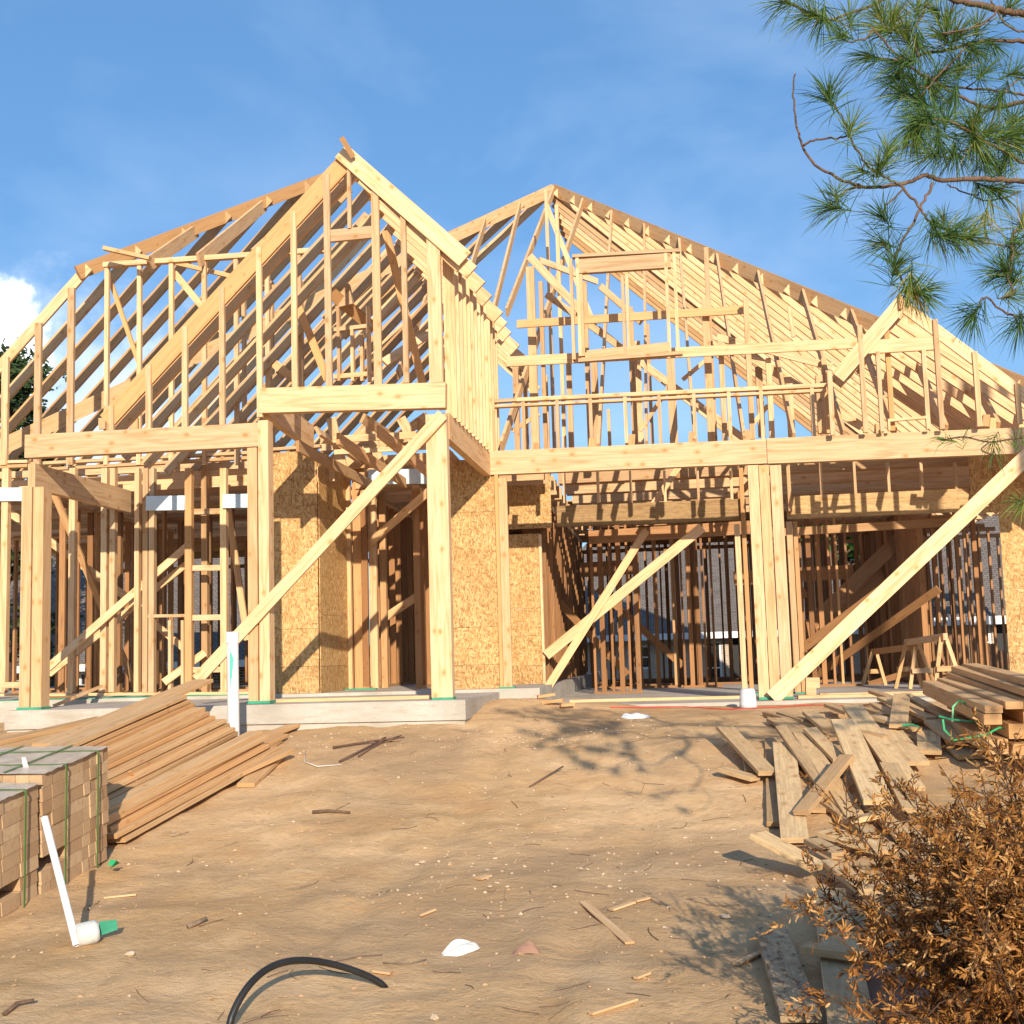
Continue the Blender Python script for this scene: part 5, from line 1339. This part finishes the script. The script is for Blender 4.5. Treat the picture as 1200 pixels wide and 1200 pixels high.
B = [
 ([(1010, 607), (914, 605), (780, 600), (640, 602), (590, 588), (540, 603), (470, 622), (400, 627), (330, 612), (230, 562), (178, 505), (160, 450), (145, 370), (142, 290), (150, 245)], 5.0, 4.7, .014, .003, True),
 ([(178, 487), (220, 465), (300, 462), (330, 440), (305, 395), (270, 340), (255, 310)], 4.75, 4.6, .005, .003, False),
 ([(325, 440), (360, 510), (400, 565), (460, 600), (500, 618)], 4.7, 4.85, .004, .005, False),
 ([(370, 625), (320, 640), (290, 665), (262, 690)], 4.8, 4.7, .005, .003, False),
 ([(510, 632), (460, 680), (435, 715)], 4.8, 4.7, .004, .003, False),
 ([(500, 620), (545, 670), (580, 720), (610, 760), (650, 790), (720, 790)], 4.8, 4.75, .006, .004, False),
 ([(610, 615), (580, 670), (545, 740), (510, 800), (482, 880), (500, 930), (520, 960), (570, 975)], 4.9, 4.7, .006, .004, False),
 ([(1010, 55), (914, 47), (830, 32), (740, 12), (670, -5), (600, -30)], 5.2, 5.0, .020, .011, True),
 ([(1010, 145), (914, 138), (820, 135), (740, 145), (640, 170), (560, 185), (500, 200), (430, 195), (395, 185)], 5.3, 4.9, .013, .004, True),
 ([(440, 0), (380, 30), (310, 52), (250, 68), (200, 50), (150, 20), (100, 5)], 5.1, 4.8, .007, .004, False),
 ([(560, -60), (500, -30), (440, 0)], 5.1, 5.1, .012, .007, False),
 ([(1010, 335), (914, 340), (850, 352), (790, 358), (730, 340), (660, 300), (600, 262), (560, 240), (520, 210), (460, 155), (410, 95)], 5.2, 4.9, .010, .004, True),
 ([(1010, 318), (914, 315), (830, 305), (740, 298), (650, 290), (600, 285)], 5.4, 5.1, .008, .004, True),
 ([(1010, 560), (914, 545), (860, 515), (800, 480), (720, 430), (640, 405), (590, 400), (560, 410)], 5.1, 4.8, .009, .004, True),
 ([(780, 370), (820, 365), (914, 345)], 5.1, 5.2, .004, .004, False),
 ([(720, 500), (680, 525), (630, 525), (590, 510)], 5.0, 4.9, .004, .003, False),
 ([(1010, 830), (914, 850), (860, 828), (800, 815), (760, 820)], 5.0, 4.8, .006, .003, True),
 ([(1010, 1080), (914, 1060), (860, 1050), (815, 1020), (800, 1000), (775, 1000), (760, 1035), (740, 1060)], 4.9, 4.7, .006, .003, True),
 ([(900, 760), (870, 800), (880, 850), (860, 920), (880, 980), (830, 1000)], 4.9, 4.8, .006, .003, False),
 ([(830, 30), (800, 60), (760, 90), (700, 100), (640, 110)], 5.1, 4.9, .005, .003, False),
 ([(800, 0), (830, 50), (870, 95), (914, 105), (960, 100)], 5.1, 5.2, .004, .004, False),
 ([(740, 145), (700, 180), (640, 240), (600, 285), (560, 330)], 5.1, 4.9, .005, .003, False),
 ([(590, 0), (570, 60), (540, 110), (560, 185)], 5.1, 4.95, .005, .003, False),
 ([(410, 95), (380, 130), (330, 137), (290, 120)], 4.9, 4.8, .004, .003, False),
 ([(900, 640), (850, 660), (790, 672), (730, 650), (660, 620)], 5.1, 5.0, .004, .003, False),
 ([(1010, 250), (914, 262), (870, 285), (830, 330)], 5.2, 5.0, .006, .003, True),
 ([(1040, 475), (914, 470), (860, 450), (790, 440), (720, 440)], 5.2, 5.0, .007, .004, True),
]
NODES = [U(1330, 60, 5.15), U(1390, 150, 5.0), U(1345, 255, 5.05), U(1300, 345, 4.95)]
allp = [bough(*b) for b in B]
# boughs out of the frame carry these branches from the trunk
for (nd, z_, r_) in ((NODES[1], .35, .045), (NODES[2], .05, .035)):
    tr = V((tx, ty, nd.z-z_-.3)); P = smooth([tr, tr.lerp(nd, .35)+V((0, .12, .12)), tr.lerp(nd, .7)+V((0, -.08, .15)), nd], 6)
    m2 = MB(); m2.tube(P, [r_+(.018-r_)*i/(len(P)-1) for i in range(len(P))], 9); m2.build('branch', 'bark', pine, smooth=True)
    for i in range(30):
        q = P[rr.randint(6, len(P)-1)]; e = q+V((rr.uniform(-.3, .3), rr.uniform(-.55, .55), rr.uniform(-.28, .4)))
        if proj(e)[0] < 1230: continue
        m2 = MB(); m2.tube([q, q.lerp(e, .5)+V((0, 0, .03)), e], [.009, .006, .003], 6); m2.build('twig', 'twig_bark', pine)
        tuft(e, e-q, 70, .16, .95, .35); tuft(q.lerp(e, .6), e-q, 30, .15, 1.2, .3)
for a_, b_ in ((0, 1), (3, 2)):
    P = smooth([NODES[b_], NODES[a_].lerp(NODES[b_], .5)+V((.05, .04, 0)), NODES[a_]]); m2 = MB(); m2.tube(P, .017, 8); m2.build('branch', 'twig_bark', pine, smooth=True)
# needle tufts where the photograph shows them: position, how far, number, colour
T = [(255, 310, 4.6, 1.3, .25, (-.3, 1)), (335, 425, 4.65, 1.0, .55, (.3, 1)), (262, 690, 4.7, 1.1, .25, (-.6, .1)), (285, 640, 4.7, .6, .55, (0, 1)), (435, 715, 4.7, 1.2, .15, (-.5, .4)), (430, 550, 4.7, 1.2, .5, (.1, .8)), (365, 570, 4.7, .6, .4, (-1, 0)),
     (460, 500, 4.75, .9, .45, (.3, .9)), (620, 770, 4.75, 1.3, .3, (.2, -.8)), (680, 790, 4.75, 1.6, .45, (1, 0)), (740, 790, 4.75, 1.5, .5, (.9, .1)), (650, 730, 4.8, .7, .45, (.2, 1)), (485, 880, 4.7, 1.5, .3, (.1, .4)), (440, 810, 4.75, .9, .3, (-1, .3)), (575, 980, 4.7, 1.7, .4, (.8, -.1)), (530, 950, 4.7, 1.0, .6, (0, -1)),
     (190, 45, 4.8, 1.4, .5, (-.9, .2)), (240, 65, 4.85, 1.0, .3, (-.1, -1)), (100, 5, 4.8, 1.1, .4, (-1, 0)), (290, 120, 4.8, .9, .4, (-1, .2)), (330, 60, 4.9, .9, .5, (0, 1)), (395, 185, 4.9, 1.3, .25, (-1, .2)), (430, 40, 5, 1.2, .6, (-.4, .8)), (480, 60, 5, 1.6, .62, (.3, .7)), (520, 110, 5, 1.6, .6, (-.2, .5)), (560, 150, 5, 1.5, .45, (.2, -.6)), (430, 90, 4.95, 1.2, .6, (-1, .4)),
     (560, 20, 5, 1.0, .55, (.2, 1)), (640, 110, 5, 1.3, .5, (-.5, .6)), (690, 110, 5, 1.3, .5, (.4, .8)), (760, 80, 5.1, .9, .5, (.2, 1)), (750, 170, 5.1, 1.3, .3, (.8, -.4)), (500, 210, 4.9, 1.3, .3, (-1, -.2)), (480, 260, 4.95, 1.2, .2, (-1, -.2)), (540, 270, 4.95, 1.4, .25, (-.4, .6)), (590, 290, 5, 1.3, .25, (-.2, -.8)), (500, 310, 4.9, 1.4, .2, (-1, 0)),
     (560, 340, 4.9, 1.5, .25, (-.6, .3)), (620, 300, 5.05, 1.2, .3, (.2, 1)), (640, 240, 5.05, 1.2, .35, (.5, .5)), (560, 410, 4.8, 2.0, .4, (-.7, -.3)), (545, 450, 4.8, 2.0, .4, (0, -1)), (590, 400, 4.85, 1.4, .4, (.2, -.8)), (650, 400, 4.9, 1.2, .3, (.1, 1)), (630, 480, 4.9, 1.2, .2, (.2, -.9)), (600, 520, 4.9, .9, .25, (-1, -.3)), (690, 520, 4.95, 1.3, .2, (.2, -.8)),
     (740, 430, 4.95, 1.5, .45, (-.3, .6)), (750, 470, 4.95, 1.4, .55, (.3, -.6)), (800, 440, 5, 1.3, .5, (.5, .5)), (850, 455, 5, 1.4, .45, (.6, .2)), (900, 440, 5.1, 1.5, .5, (.6, .6)), (860, 520, 5.05, 1.1, .3, (0, -1)), (780, 530, 5, 1.2, .25, (.5, -.8)), (830, 560, 5.05, 1.2, .25, (0, .6)), (900, 480, 5.1, 1.3, .45, (.4, -.6)),
     (830, 330, 5, 1.0, .25, (-.4, -.8)), (780, 240, 5.1, 1.2, .3, (.5, .6)), (890, 240, 5.1, 1.1, .3, (.6, .3)), (700, 220, 5.1, 1.1, .3, (.2, 1)), (680, 330, 5.05, 1.0, .25, (-.2, -1)), (760, 380, 5.05, .9, .5, (0, 1)), (880, 390, 5.1, 1.0, .25, (.3, 1)),
     (830, 640, 5, 1.2, .3, (.5, -.2)), (770, 640, 5.0, .7, .35, (.5, -1)), (860, 920, 4.85, 1.4, .25, (-.6, .3)), (830, 905, 4.85, 1.0, .2, (-1, .2)), (880, 840, 4.9, 1.0, .5, (.3, .6)), (740, 1060, 4.7, 1.3, .15, (-.5, -.6)), (880, 980, 4.85, 1.0, .5, (.5, .2)), (900, 1090, 4.8, 1.2, .1, (-.2, -.5)), (905, 740, 4.9, 1.0, .85, (0, .6)), (890, 800, 4.9, .8, .4, (.5, .2)), (780, 745, 4.85, .6, .9, (-.1, -1)),
     (870, 20, 5.15, .9, .5, (.5, .7)), (620, 30, 5.1, .8, .5, (-.2, .8)), (820, 150, 5.15, .9, .25, (.5, -.5)), (660, 60, 5.1, .9, .55, (.1, 1))]
for (x, y_, Y, s_, gcol, (ax_, az_)) in T:
    p = U(*Q(x, y_), Y); dv = (rt*ax_+up*az_+fw*rr.uniform(-.4, .4)).normalized()
    # a short twig carries each tuft back to the nearest point of a branch
    best = min((q for P in allp for q in P), key=lambda q: (q-p).length)
    if (best-p).length > .03:
        m2 = MB(); m2.tube([best, best.lerp(p, .5)+V((0, 0, -.01)), p], [.0035, .003, .0025], 6); m2.build('twig', 'twig_bark', pine)
    tuft(p, dv, int(62*s_), .165 if s_ > .7 else .13, spread=.95, green=gcol*.95, brown=.03)
    tuft(p-dv*.04, dv, int(20*s_), .15, spread=1.25, green=gcol*.8)
# hanging brown dead needles at the lowest tip
for (x, y_) in ((530, 985), (545, 1000), (560, 1010), (580, 1020), (520, 990)): tuft(U(*Q(x, y_), 4.7), (0, 0, -1), 16, .10, .3, .9)
# low bough crossing in front of the garage beam at the right
lowb = []
for pts in ([(1240, 520), (1200, 513), (1160, 518), (1130, 512), (1105, 516)], [(1160, 518), (1150, 527), (1163, 533)], [(1240, 590), (1210, 585), (1190, 590)]):
    P = smooth([U(a, b, 4.9) for a, b in pts]); m2 = MB(); m2.tube(P, .0035, 6); m2.build('branch', 'twig_bark', pine, smooth=True)
P = smooth([NODES[3], NODES[3]+V((.05, .03, -.25)), U(1290, 470, 4.9), U(1240, 520, 4.9)]); m2 = MB(); m2.tube(P, [.012]+[.008]*(len(P)-2)+[.004], 6); m2.build('branch', 'twig_bark', pine, smooth=True)
P = smooth([U(1290, 470, 4.9), U(1285, 540, 4.9), U(1240, 590, 4.9)]); m2 = MB(); m2.tube(P, .004, 6); m2.build('branch', 'twig_bark', pine, smooth=True)
for (a, b, n, g_, ax_, az_) in ((1107, 516, 26, .5, -1, .1), (1128, 514, 14, .35, 0, 1), (1162, 518, 24, .35, -.4, -.6), (1165, 530, 20, .4, .1, -.9), (1190, 514, 16, .5, 0, .8), (1192, 588, 46, .6, -.8, .1), (1198, 596, 30, .55, -.2, -1), (1205, 510, 20, .5, .4, .6)):
    tuft(U(a, b, 4.9), rt*ax_+up*az_, n, .10, .9, g_)
needles.build('needles', 'pine_needles', pine)
